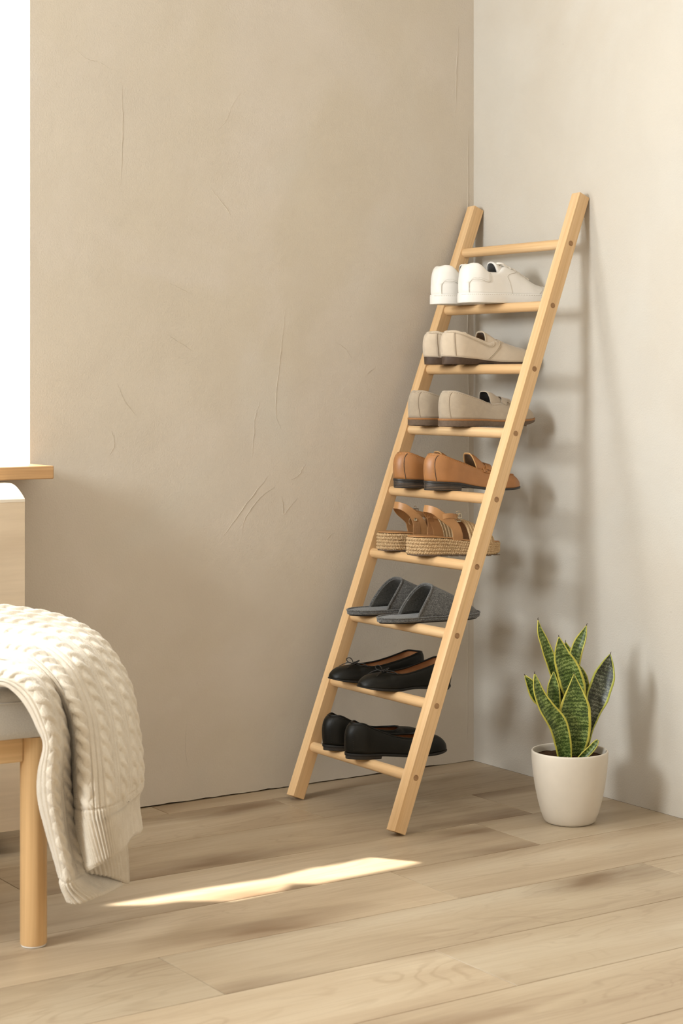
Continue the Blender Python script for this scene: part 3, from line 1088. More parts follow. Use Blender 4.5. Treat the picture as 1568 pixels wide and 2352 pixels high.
for sd in (1, -1):
    pa = sh.patch(lambda a, b: (.001 + b * (.040 + .193 * min(1, max(0, (.02 + a * .965 - .26) / .10)) ** .7), .02 + a * .965), sd, 34, 16, .0012)
    ht_ = pa.build('heel_tab', M['white_leather'], t, sharp=60)
    ms = MB()
    sh.seam([(.041, .03), (.041, .15), (.046, .25), (.075, .315), (.16, .335), (.215, .355), (.235, .43), (.235, .6), (.232, .9)], sd, .0006, .0012, 40, False, ms)
    sh.seam([(.055, .31), (.09, .365), (.16, .38), (.215, .41)], sd, .0005, .0018, 36, True, ms)
    ms.build('seam', M['white_seam'], ht_)
    ms = MB()
    sh.seam([(.46, .02), (.435, .3), (.42, .45), (.47, .58), (.52, .72), (.50, .86), (.455, .96)], sd, .0005, .0004, 40, False, ms)
    ms.build('seam', M['white_seam'], up)
    ms = MB()
    sh.seam([(.74, .05), (.78, .3), (.80, .6), (.77, .9)], sd, .0005, .0004, 30, False, ms)
    ms.build('seam', M['white_seam'], up)
G = arch(sh, .335, .75, lambda s: .62, ci([.33, .38, .5, .75], [.103, .0955, .081, .0505]), ci([.33, .5, .75], [.074, .062, .040]), 20, 15, -.02)
mb = MB()
mb.grid(G)
solidify(mb.build('tongue', [M['white_leather'], M['grey_lining']], t), .004, -1)
mb = MB()
mb.tube(sh.topline(.36, 36), .0019, 7)
mb.build('collar', M['white_leather'], t)
lc = MB()
sl = [.425, .475, .525, .575, .625, .675]
for s in sl:
    A, B = sh.O(s, .86, 1, .0015), sh.O(s, .86, -1, .0015)
    top = (A + B) / 2 + np.array([0, 0, .0065])
    lc.tube(crom([A, (A * .72 + B * .28) + [0, 0, .0058], top, (A * .28 + B * .72) + [0, 0, .0058], B], 14), .0030, 8, flat=.6)
for i in range(5):
    A, B = sh.O(sl[i], .88, 1, .001), sh.O(sl[i + 1], .88, -1, .001)
    lc.tube(crom([A, (A + B) / 2 + [0, 0, .004], B], 10), .0020, 6, flat=.6)
A = sh.O(.425, .9, 1, .002)
B = sh.O(.425, .9, -1, .002)
lc.tube(crom([A, A + [-.012, .002, .006], A + [-.020, -.006, .007], (A + B) / 2 + [-.004, 0, .009]], 16), .0024, 7)
lc.tube(crom([B, B + [-.012, -.002, .006], B + [-.020, .006, .007], (A + B) / 2 + [-.004, 0, .009]], 16), .0024, 7)
lc.build('lace', M['white_lace'], t)
pair(t, (-.2362, -.2514, 1.1872, .105), (-.2388, -.1428, 1.1872, .108),
     ('white leather sneaker on the second rung, the one in front', 'white leather sneaker mostly hidden behind its mate, second rung'), 'sneaker', 'pair of white sneakers', 0.0, math.radians(1.5))

# ---- off-white suede slip-ons
sh = Shoe(.262, flat_w, K((0, .019), (.3, .013), (.6, .007), (1, .008)),
          K((0, .0805), (.045, .0812), (.11, .0780), (.2, .0725), (.35, .0610), (.46, .0530), (.53, .060), (.58, .062), (.68, .054), (.8, .0455), (.92, .040), (1, .034)),
          K((0, .74), (.1, .76), (.35, .78), (.46, .74), (.52, .52), (.56, .25), (.585, .0), (1, 0)), .17, .24, .005, K((0, .6), (.45, .6), (.7, .75), (1, .7)), 1.0, .02, .013, .004)
t = empty('slip_on_shoe')
up = sh.upper('upper', [M['offwhite_suede'], M['brown_lining']], t, 72, 15, .0022)
sh.solid('sole', M['dark_rubber'], t, lambda s: sh.zk(s) + .001, lambda s: (0.0 if s < .3 else .0 + .000) + max(0, s - .75) ** 2 * .10 + (.0035 if .33 < s < .5 else 0), -.0004, -.0035, round_=.001)
sh.insole('insole', M['brown_lining'], t, .008)
for sd in (1, -1):
    pa = sh.patch(lambda a, b: (.001 + b * (.062 + .02 * (1 - a)), .02 + a * .75), sd, 16, 10, .0009)
    cp = pa.build('heel_counter', M['offwhite_suede'], t, sharp=60)
    ms = MB()
    sh.seam([(.083, .03), (.078, .3), (.070, .6), (.065, .76)], sd, .0007, .0011, 30, False, ms)
    ms.build('seam', M['dark_thread'], cp)
    pa = sh.patch(lambda a, b: (.001 + b * .49, (.78 - .24 * b + (.02 * b)) + a * (.20 + .22 * b)), sd, 8, 30, .0011)
    bd = pa.build('collar_band', M['offwhite_suede'], t, sharp=60)
    ms = MB()
    sh.seam([(.005, .775), (.15, .72), (.3, .63), (.42, .56), (.475, .56), (.50, .68), (.50, .9)], sd, .0008, .0013, 50, False, ms)
    sh.seam([(.01, .80), (.15, .745), (.3, .66), (.42, .60), (.46, .61)], sd, .0005, .0016, 60, True, ms)
    ms.build('seam', M['suede_thread'], bd)
    ms = MB()
    for k, o_ in ((0, 0), (1, .016)):
        ms = MB()
        sh.seam([(.42 + o_, .04), (.475 + o_, .22), (.535 + o_, .42), (.575 + o_, .62), (.575 + o_, .8), (.56 + o_ * .5, .97)], sd, .00075, .0006, 44, False, ms)
        ms.build('seam', M['suede_thread'], up)
mb = MB()
mb.tube(sh.topline(.584, 46), .0017, 7)
mb.build('binding', M['suede_thread'], t)
G = arch(sh, .42, .60, lambda s: .74, ci([.4, .45, .6], [.083, .0785, .056]), ci([.4, .6], [.050, .042]), 14, 21, 0, .5)
mb = MB()
mb.grid(G)
tg = solidify(mb.build('tongue', [M['offwhite_suede'], M['brown_lining']], t), .0025, -1)
mb = MB()
mb.tube(G[0], .0016, 6)
mb.build('binding', M['suede_thread'], tg)
pair(t, (-.2858, -.2449, 1.0366, .090), (-.2768, -.1613, 1.0366, .081),
     ('off-white suede slip-on shoe with dark sole, the one in front', 'off-white suede slip-on shoe half hidden behind its mate'), 'slip-on shoe', 'pair of off-white slip-on shoes', math.radians(.3), math.radians(2))

# ---- grey suede penny loafers
sh = Shoe(.268, K((0, .032), (.15, .0355), (.4, .034), (.55, .0385), (.7, .043), (.85, .041), (1, .036)), K((0, .0195), (.35, .0185), (.6, .016), (.85, .017), (1, .021)),
          K((0, .0855), (.045, .0860), (.11, .0828), (.2, .0770), (.35, .0660), (.5, .0540), (.58, .0575), (.64, .0635), (.7, .061), (.8, .0535), (.92, .047), (1, .042)),
          K((0, .74), (.1, .77), (.4, .78), (.53, .74), (.60, .52), (.64, .25), (.665, .0), (1, 0)), .17, .26, .005, K((0, .6), (.45, .6), (.7, .7), (1, .65)), 1.0, .03, .013, .004)
t = empty('penny_loafer')
up = sh.upper('upper', [M['grey_suede'], M['dark_lining']], t, 72, 15, .0022)
so = sh.solid('sole', M['lug_rubber'], t, lambda s: sh.zk(s) - .004, lambda s: max(0, s - .72) ** 2 * .16 + .0014, .0018, .0016, round_=.0008)
sh.solid('welt', M['welt'], t, lambda s: sh.zk(s) + .0005, lambda s: sh.zk(s) - .0042, .0022, .0022, round_=.001)
for k in range(13):
    s = .035 + k * .064
    mb = MB()
    w_ = min(sh.w(s), sh.w(s + .043)) - .0005
    zb_ = max(0, s - .72) ** 2 * .16
    mb.box((s * sh.L, sh.c(s) - w_, zb_), (s * sh.L + .011, sh.c(s) + w_, zb_ + .0022))
    mb.build('lug', M['lug_rubber'], so, smooth=False)
sh.insole('insole', M['dark_lining'], t, .006)
for sd in (1, -1):
    ms = MB()
    sh.seam([(.055, .02), (.046, .3), (.044, .6), (.052, .80)], sd, .0007, .0004, 30, False, ms)
    ms.build('seam', M['dark_thread'], up)
    ms = MB()
    sh.seam([(.045, .02), (.036, .3), (.034, .6), (.042, .80)], sd, .0005, .0004, 44, True, ms)
    ms.build('stitching', M['suede_thread'], up)
    pa = sh.patch(lambda a, b: (.001 + b * .57, .80 + .0 * b + a * .185), sd, 7, 34, .0012)
    bd = pa.build('collar_band', M['grey_suede'], t, sharp=60)
    ms = MB()
    sh.seam([(.004, .795), (.2, .79), (.4, .785), (.57, .78)], sd, .0007, .0006, 60, True, ms)
    ms.build('stitching', M['suede_thread'], bd)
mb = MB()
mb.tube(sh.topline(.662, 46), .0014, 7)
mb.build('binding', M['grey_suede'], t)
G = arch(sh, .485, .68, lambda s: .74, ci([.44, .5, .56, .68], [.0875, .085, .0765, .0565]), ci([.4, .68], [.050, .042]), 16, 21, -.025, .5)
mb = MB()
mb.grid(G)
solidify(mb.build('tongue', [M['grey_suede'], M['dark_lining']], t), .0025, -1)
# saddle strap across the vamp and raised apron ridge
mb = MB()
for sa in (.60, .66):
    pp = []
    for j in range(15):
        q = j / 14
        v = .62 + .38 * (q * 2 if q < .5 else (1 - q) * 2)
        sd = 1 if q < .5 else -1
        p = sh.P(sa + .05 * (1 - abs(2 * q - 1)), min(v, 1), sd)
        p[2] += .0030 + .004 * (1 - abs(2 * q - 1))
        pp.append(p)
    ribbon(mb, pp, [.016] * 3, [(1, 0, -.25)] * 3, .002, n=24)
mb.build('saddle_strap', M['grey_suede'], t)
mb = MB()
ap = [sh.O(s, v, 1, .0006) for s, v in crom([(.62, .60), (.72, .66), (.82, .72), (.9, .8)], 16)]
ap2 = [sh.O(s, v, -1, .0006) for s, v in crom([(.62, .60), (.72, .66), (.82, .72), (.9, .8)], 16)]
mb.tube(ap + ap2[::-1], .0015, 6)
mb.build('apron_seam', M['grey_suede'], up)
pair(t, (-.3267, -.2909, .8861, .067), (-.3276, -.1676, .8861, .068),
     ('greige suede penny loafer with ridged brown sole, the one in front', 'greige suede penny loafer behind its mate, beside the far rail'), 'loafer', 'pair of greige penny loafers', math.radians(.3))

# ---- tan leather loafers
sh = Shoe(.268, flat_w, K((0, .0215), (.25, .0195), (.45, .0115), (.65, .0060), (.85, .007), (1, .011)),
          K((0, .0862), (.045, .0865), (.11, .0828), (.2, .0765), (.35, .0650), (.47, .0545), (.555, .0505), (.62, .058), (.68, .0555), (.8, .0465), (.92, .040), (1, .034)),
          K((0, .74), (.1, .77), (.4, .78), (.52, .74), (.57, .52), (.61, .25), (.635, .0), (1, 0)), .17, .24, .005, K((0, .6), (.45, .6), (.7, .72), (1, .7)), 1.0, .03, .013, .005)
t = empty('leather_loafer')
up = sh.upper('upper', [M['tan_leather'], M['brown_lining']], t, 72, 15, .0022)
sh.solid('sole', M['black_heel'], t, lambda s: sh.zk(s) + .0008, lambda s: sh.zk(s) - .0045, .0012, .0008, round_=.0008)
hl = sh.solid('heel', M['black_heel'], t, lambda s: sh.zk(s) - .004, lambda s: 0.0, .0, -.002, a=0.0, b=.31, round_=.0006)
for k in range(4):
    zz = .0035 + k * .0036
    mb = MB()
    S_ = [.002 + .305 * (1 - math.cos(math.pi / 2 * i / 18)) for i in range(19)]
    L_ = [(s * sh.L, sh.c(s) + (sh.w(s) - .0011), zz) for s in S_]
    R_ = [(s * sh.L, sh.c(s) - (sh.w(s) - .0011), zz) for s in S_]
    mb.tube(L_[::-1] + R_[1:], .0008, 5)
    mb.build('heel_layer', M['lug_rubber'], hl)
sh.insole('insole', M['brown_lining'], t, .006)
for sd in (1, -1):
    ms = MB()
    sh.seam([(.062, .02), (.052, .3), (.050, .6), (.060, .82)], sd, .0008, .0003, 30, False, ms)
    ms.build('seam', M['black_heel'], up)
    ms = MB()
    sh.seam([(.050, .02), (.041, .3), (.039, .6), (.048, .82)], sd, .0005, .0004, 50, True, ms)
    ms.build('stitching', M['tan_thread'], up)
    pa = sh.patch(lambda a, b: (.001 + b * .555, .815 + a * .17), sd, 7, 34, .0012)
    bd = pa.build('collar_band', M['tan_leather'], t, sharp=60)
    ms = MB()
    sh.seam([(.004, .815), (.2, .81), (.4, .805), (.555, .80)], sd, .0006, .0005, 64, True, ms)
    ms.build('stitching', M['tan_thread'], bd)
    # strap keeper block
    mb = MB()
    pp = [sh.O(.575 + .012 * i / 5, .58 + .36 * i / 5, sd, .0016) for i in range(6)]
    ribbon(mb, pp, [.019, .019], [(1, 0, -.2)] * 2, .0026, n=14)
    kp = mb.build('strap_end', M['tan_leather'], t)
    mb = MB()
    for (a, b) in ((.565, .66), (.592, .66)):
        pz = sh.O(a, b, sd, .0032)
        mb.tube([pz - [.0015, 0, 0], pz + [.0015, 0, 0]], .0007, 5)
    mb.build('stitching', M['black_heel'], kp)
mb = MB()
mb.tube(sh.topline(.63, 46), .0015, 7)
mb.build('binding', M['tan_leather'], t)
G = arch(sh, .495, .645, lambda s: .74, ci([.41, .47, .53, .645], [.0905, .087, .0765, .0505]), ci([.4, .645], [.048, .040]), 16, 21, -.06, .5)
mb = MB()
mb.grid(G)
tg = solidify(mb.build('tongue', [M['tan_leather'], M['brown_lining']], t), .0028, -1)
mb = MB()
mb.tube(G[0], .0015, 6)
mb.build('cut_edge', M['tan_edge'], tg)
mb = MB()
pp = []
for j in range(17):
    q = j / 16
    k = 1 - abs(2 * q - 1)
    p = sh.P(.60 + .035 * k, .6 + .4 * k, 1 if q < .5 else -1)
    p[2] += .003 + .004 * k
    pp.append(p)
ribbon(mb, pp, [.016] * 3, [(1, 0, -.2)] * 3, .0024, n=30)
mb.build('saddle_strap', M['tan_leather'], t)
mb = MB()
ap = [sh.O(s, v, 1, .0008) for s, v in crom([(.62, .56), (.72, .60), (.82, .66), (.90, .76)], 16)]
ap2 = [sh.O(s, v, -1, .0008) for s, v in crom([(.62, .56), (.72, .60), (.82, .66), (.90, .76)], 16)]
mb.tube(ap + ap2[::-1], .0019, 6)
mb.build('apron_seam', M['tan_leather'], up)
pair(t, (-.3805, -.3022, .7355, .056), (-.3851, -.1839, .7355, .061),
     ('tan leather loafer with stacked black heel, the one in front', 'tan leather loafer behind its mate, half hidden by the far rail'), 'loafer', 'pair of tan leather loafers', math.radians(1.8))

# ---- espadrille platform sandals
sh = Shoe(.253, K((0, .031), (.15, .0355), (.4, .0365), (.6, .0415), (.75, .0425), (.88, .039), (1, .034)), K((0, .0435), (.3, .0420), (.6, .034), (1, .0300)),
          K((0, .05), (1, .036)), K((0, .9), (1, .9)), .2, .24, .004, .8)
t = empty('espadrille_sandal')
sh.solid('sole_core', M['jute'], t, lambda s: sh.zk(s) - .0015, lambda s: .0045 + max(0, s - .8) ** 2 * .12, -.0035, -.0035)
ot = sh.solid('outsole', M['lug_rubber'], t, lambda s: .0048 + max(0, s - .8) ** 2 * .12, lambda s: .0016 + max(0, s - .8) ** 2 * .12, -.0010, -.0018)
for k in range(8):
    s = .05 + k * .118
    mb = MB()
    w_ = sh.w(s) - .002
    zz = max(0, s - .8) ** 2 * .12
    mb.box((s * sh.L, sh.c(s) - w_, zz), (s * sh.L + .018, sh.c(s) + w_, .002 + zz))
    mb.build('tread_block', M['lug_rubber'], ot, smooth=False)
S_ = sh.ss(70)
for k in range(5):
    f0 = (k + .5) / 5
    ring = []
    for sd in (1, -1):
        q = []
        for s in S_:
            z0, z1 = .0045 + max(0, s - .8) ** 2 * .12, sh.zk(s)
            q.append(np.array([s * sh.L + (.0 if 0 < s < 1 else 0), sh.c(s) + sd * max(0.0, sh.w(s) - .0038), z0 + (z1 - z0) * f0]))
        ring += q if sd > 0 else q[::-1][1:-1]
    # resample evenly
    R_ = np.array(ring + [ring[0]])
    dl = np.r_[0, np.cumsum(np.linalg.norm(np.diff(R_, axis=0), axis=1))]
    nn = 230
    E_ = np.array([[np.interp(u, dl, R_[:, c]) for c in range(3)] for u in np.linspace(0, dl[-1], nn, endpoint=False)])
    mb = MB()
    for ph in (0.0, math.pi):
        pl = []
        for i in range(nn):
            t_ = E_[(i + 1) % nn] - E_[i - 1]
            t_ /= np.linalg.norm(t_)
            o_ = np.cross(t_, (0, 0, 1))
            a_ = i / nn * 2 * math.pi * 46 + ph + k * 1.3
            pl.append(E_[i] + o_ * .0016 * math.cos(a_) + np.array([0, 0, 1]) * .0016 * math.sin(a_) + rng.normal(0, .00025, 3))
        mb.tube(pl, .00315, 6, closed=True)
    mb.build('rope', M['jute'], t)
G = []
for s in sh.ss(34, .01, .985):
    G.append([(s * sh.L, sh.c(s) + q * sh.w(s) * .95, sh.zk(s) + .0015 - .001 * (1 - q * q)) for q in np.linspace(-1, 1, 9)])
mb = MB()
mb.grid(G, flip=True)
solidify(mb.build('footbed', M['sandal_leather'], t), .003, 1)
# sling strap round the heel: broad at the sides, narrow behind
zf = sh.zk(.4)
apex = np.array([.006, 0, .094])
for sd, tip in ((1, .42), (-1, .46)):
    mb = MB()
    y_ = sd * .0345
    ribbon(mb, [(tip * sh.L, sh.c(.4) + y_, zf - .004), (tip * sh.L - .003, y_ * 1.03, zf + .014), (tip * sh.L - .013, y_ * 1.0, zf + .034), (.073, y_ * .86, .094), (.058, y_ * .66, .1055), (.048, y_ * .32, .110), (.0455, 0, .1105)],
           [.029, .026, .023, .020, .018, .017, .017], [(1, 0, .05), (1, 0, .15), (.9, 0, .45), (.7, 0, .75), (.45, 0, .95), (.2, 0, 1), (.15, 0, 1)], .0024, n=40)
    st = mb.build('sling_strap', M['sandal_leather'], t)
    if sd < 0:
        mb = MB()
        for i in range(16):
            a_ = .16 + .70 * i / 15
            p_ = crom([(tip * sh.L + .008, y_ * 1.06, zf + .018), (tip * sh.L - .002, y_ * 1.04, zf + .038), (.085, y_ * .92, .100), (.067, y_ * .74, .113)], 17)[i]
            mb.tube([p_, p_ + [-.0016, 0, .0008]], .0005, 4)
        mb.build('stitching', M['sandal_inner'], st)
# short side lug with rivet on the inner side
mb = MB()
ribbon(mb, [(.34 * sh.L, .036, zf - .002), (.335 * sh.L, .0365, zf + .016), (.325 * sh.L, .034, zf + .034), (.28 * sh.L, .026, .098)], [.022, .02, .018, .014], [(1, 0, .1), (1, 0, .1), (.95, 0, .3), (.8, 0, .5)], .0022)
mb.build('side_strap', M['sandal_inner'], t)
# ankle strap with buckle
mb = MB()
ribbon(mb, [(.072, -.029, .092), (.084, -.034, .0955), (.100, -.034, .0955), (.116, -.027, .092), (.126, -.012, .088), (.124, .010, .087), (.108, .028, .088), (.088, .032, .090), (.072, .028, .092)],
       [.012, .011, .011, .012, .013, .012, .011, .011, .011], [(0, .1, 1)] * 9, .0022, n=48)
an = mb.build('ankle_strap', M['sandal_leather'], t)
mb = MB()
c0 = np.array([.119, -.025, .091])
mb.tube([c0 + np.array([dx, -.0025, dz]) for dx, dz in ((-.007, -.009), (.007, -.009), (.009, 0), (.007, .009), (-.007, .009), (-.009, 0))], .0014, 6, closed=True)
mb.tube([c0 + np.array([-.009, -.003, 0]), c0 + np.array([.009, -.004, 0])], .0011, 6)
mb.build('buckle', M['metal'], an)
mb = MB()
mb.tube(crom([c0 + np.array(q) for q in ((.002, -.004, .010), (-.002, -.005, .004), (-.006, -.004, -.006), (-.015, -.006, -.016), (-.016, -.006, -.026), (-.012, -.006, -.030))], 20), .0008, 5)
mb.tube(crom([c0 + np.array(q) for q in ((.004, -.004, .012), (.0, -.005, .016), (-.006, -.003, .013))], 10), .0006, 5)
mb.build('thread', M['jute'], an)
mb = MB()
mb.lathe([(.0001, .0012), (.003, .001), (.0042, 0), (.0042, -.001)], 14)
rv = mb.build('rivet', M['metal'], t)
rv.location = (.080, .0365, .078)
rv.rotation_euler = (math.radians(90), 0, 0)
# woven jute toe band
mb = MB()
G = arch(sh, .60, .88, lambda s: .97, ci([.6, .7, .88], [.083, .074, .050]), lambda s: sh.zk(s) - .004, 18, 23, -.04)
mb.grid(G)
bnd = solidify(mb.build('toe_band', [M['jute'], M['sandal_inner']], t), .003, -1)
bnd.modifiers[0].material_offset = 1
for k in range(0, 18, 2):
    mb = MB()
    mb.tube(G[k], .0022 if k else .0030, 6)
    mb.build('band_rope', M['jute'], bnd)
pair(t, (-.4476, -.3249, .5849, .059), (-.4340, -.1841, .5849, .045),
     ('jute platform espadrille sandal with caramel straps and buckle, the one in front', 'jute platform espadrille sandal behind its mate, by the far rail'), 'sandal', 'pair of espadrille sandals', math.radians(2.0))

# ---- grey felt slippers
sh = Shoe(.273, K((0, .034), (.15, .0395), (.4, .0425), (.6, .0465), (.75, .0475), (.88, .0465), (1, .044)), K((0, .012), (1, .012)),
          K((0, .02), (1, .02)), K((0, .9), (1, .9)), .22, .22, .004, .8, toe_e=2.4)
t = empty('felt_slipper')
so = sh.solid('sole', M['felt'], t, lambda s: .0125 + max(0, s - .85) ** 2 * .1, lambda s: .0028 + max(0, s - .85) ** 2 * .1, .002, .0018, round_=.0042)
sh.solid('outsole', M['black_sole'], t, lambda s: .0034 + max(0, s - .85) ** 2 * .1, lambda s: 0.0 + max(0, s - .85) ** 2 * .1, -.003, -.004, round_=.0008)
G = arch(sh, .300, .965, lambda s: 1.0 - .10 * max(0, (s - .85) / .12), ci([.30, .42, .48, .6, .75, .88, .97], [.082, .087, .086, .074, .055, .037, .020]), lambda s: .0115, 40, 31, .205, .62, 1.15)
mb = MB()
mb.grid(G)
up = solidify(mb.build('upper', [M['felt'], M['felt_inner']], t, sharp=80), .0042, -1)
up.modifiers[0].material_offset = 1
mb = MB()
mb.tube([np.array(p) + [-.001, 0, 0] for p in G[0]], .0026, 8)
mb.build('edge_roll', M['felt'], up)
mb = MB()
rim = []
for sd in (1, -1):
    r_ = [np.array([s * sh.L + (-.0015 if s < .1 else .0015 if s > .9 else 0), sh.c(s) + sd * (sh.w(s) + .0008), .0128 + max(0, s - .85) ** 2 * .1]) for s in sh.ss(50)]
    rim += r_ if sd > 0 else r_[::-1][1:-1]
mb.tube(rim, .0022, 6, closed=True)
mb.build('sole_edge_roll', M['felt'], so)
pair(t, (-.5356, -.3332, .4344, .082), (-.5122, -.1741, .4344, .059),
     ('grey felt house slipper, the one nearer the front rail', 'grey felt house slipper behind its mate, nearer the far rail'), 'slipper', 'pair of grey felt slippers', math.radians(.6), math.radians(-1), dyn=math.radians(2))

# ---- black ballet flats with bows, toes to the left
sh = Shoe(.247, K((0, .028), (.15, .0315), (.4, .031), (.55, .035), (.7, .0395), (.85, .038), (1, .034)), K((0, .010), (.25, .0085), (.45, .0095), (.65, .0055), (1, .0075)),
          K((0, .071), (.08, .0715), (.2, .063), (.35, .051), (.5, .0415), (.62, .0375), (.70, .039), (.74, .0395), (.82, .0375), (.92, .0335), (1, .029)),
          K((0, .80), (.1, .84), (.4, .86), (.58, .82), (.67, .58), (.715, .28), (.735, .0), (1, 0)), .17, .26, .006, K((0, .6), (.5, .65), (.75, .85), (1, .8)), 1.0, .03, .004, .004, 2.3)
t = empty('ballet_flat')
up = sh.upper('upper', [M['black_leather'], M['tan_lining']], t, 72, 14, .0018)
sh.solid('sole', M['black_sole'], t, lambda s: sh.zk(s) + .0006, lambda s: max(0.0, sh.zk(s) - .005) + max(0, s - .8) ** 2 * .10, .0014, .0010, round_=.001)
sh.solid('heel', M['black_sole'], t, lambda s: sh.zk(s) - .003, lambda s: 0.0, -.0005, -.003, a=0.0, b=.22, round_=.0006)
sh.insole('insole', M['tan_lining'], t, .003)
mb = MB()
mb.tube(sh.topline(.733, 60, .0004), .0019, 8)
mb.build('binding', M['black_leather'], t)
k0 = sh.P(.755, 1, 1) + np.array([0, 0, .0026])
mb = MB()
for sd in (1, -1):
    mb.tube(crom([k0, k0 + [-.003, sd * .012, .007], k0 + [-.002, sd * .024, .0105], k0 + [.004, sd * .027, .007], k0 + [.005, sd * .016, .0015], k0], 28), .0012, 6)
    mb.tube(crom([k0, k0 + [.009, sd * .009, .0012], k0 + [.018, sd * .016, -.0035], k0 + [.027, sd * .020, -.009]], 16), .0010, 6)
    mb.tube(crom([k0, k0 + [-.010, sd * .012, .0022], k0 + [-.018, sd * .022, .001], k0 + [-.024, sd * .028, -.003]], 14), .0010, 6)
bw = mb.build('bow', M['black_cord'], t)
mb = MB()
mb.tube([k0 + [-.0025, 0, 0], k0, k0 + [.0025, 0, 0]], [.0016, .0026, .0016], 8)
mb.build('knot', M['black_cord'], bw)
axd = Vector((math.cos(YAW), math.sin(YAW)))
pb = math.radians(-4.2)
near, far = (-.5989, -.3365), (-.5896, -.2121)
L_ = sh.L
zt = .2838
for k, (H, sc, lab) in enumerate(((near, .080, 'black ballet flat with a thin bow, toe left, the one in front'), (far, .072, 'black ballet flat with a thin bow, toe left, behind its mate'))):
    o = t if k == 0 else copy_tree(t)
    hx, hy = H[0] + axd.x * L_, H[1] + axd.y * L_
    o.location = (hx, hy, zt - (L_ - sc) * math.tan(-pb))
    o.rotation_euler = (0, pb, YAW + math.pi)
    o.scale = (1, 1 if k == 0 else -1, 1)
    tag(o, lab, 'ballet flat', 'pair of black ballet flats with bows')

# ---- plain black flats, heels to the left
sh = Shoe(.266, K((0, .029), (.15, .033), (.4, .0325), (.55, .036), (.7, .0405), (.85, .0395), (1, .036)), K((0, .013), (.25, .012), (.45, .008), (.65, .0045), (1, .009)),
          K((0, .080), (.07, .0805), (.16, .073), (.3, .059), (.45, .0465), (.6, .041), (.68, .0425), (.74, .0455), (.82, .0445), (.92, .0415), (1, .037)),
          K((0, .78), (.1, .80), (.4, .84), (.6, .80), (.68, .56), (.725, .26), (.745, .0), (1, 0)), .17, .24, .005, K((0, .6), (.5, .62), (.75, .8), (1, .75)), 1.0, .03, .013, .006, 2.6)
t = empty('plain_flat')
up = sh.upper('upper', [M['black_leather'], M['tan_lining']], t, 72, 14, .0020)
sh.solid('sole', M['black_sole'], t, lambda s: sh.zk(s) + .0006, lambda s: max(0.0, sh.zk(s) - .0055) + max(0, s - .82) ** 2 * .1, .0012, .0008, round_=.001)
sh.solid('heel', M['black_heel'], t, lambda s: sh.zk(s) - .003, lambda s: 0.0, -.0005, -.003, a=0.0, b=.29, round_=.0008)
sh.insole('insole', M['tan_lining'], t, .003)
mb = MB()
mb.tube(sh.topline(.742, 60, .0004), .0022, 8)
mb.build('binding', M['black_leather'], t)
ms = MB()
for sd in (1, -1): sh.seam([(.040, .06), (.036, .4), (.034, .7), (.036, .90)], sd, .0005, .0002, 40, True, ms)
ms.build('stitching', M['black_cord'], up)
ms = MB()
for sd in (1, -1):
    ms = MB()
    sh.seam([(.003, .87), (.06, .86), (.12, .84)], sd, .0007, .0005, 20, False, ms)
    ms.build('seam', M['black_cord'], up)
pair(t, (-.6329, -.3409, .1333, .050), (-.6200, -.2284, .1333, .037),
     ('plain black leather flat on the lowest rung, the one in front', 'plain black leather flat on the lowest rung, behind its mate'), 'flat shoe', 'pair of plain black flats', math.radians(2.4))

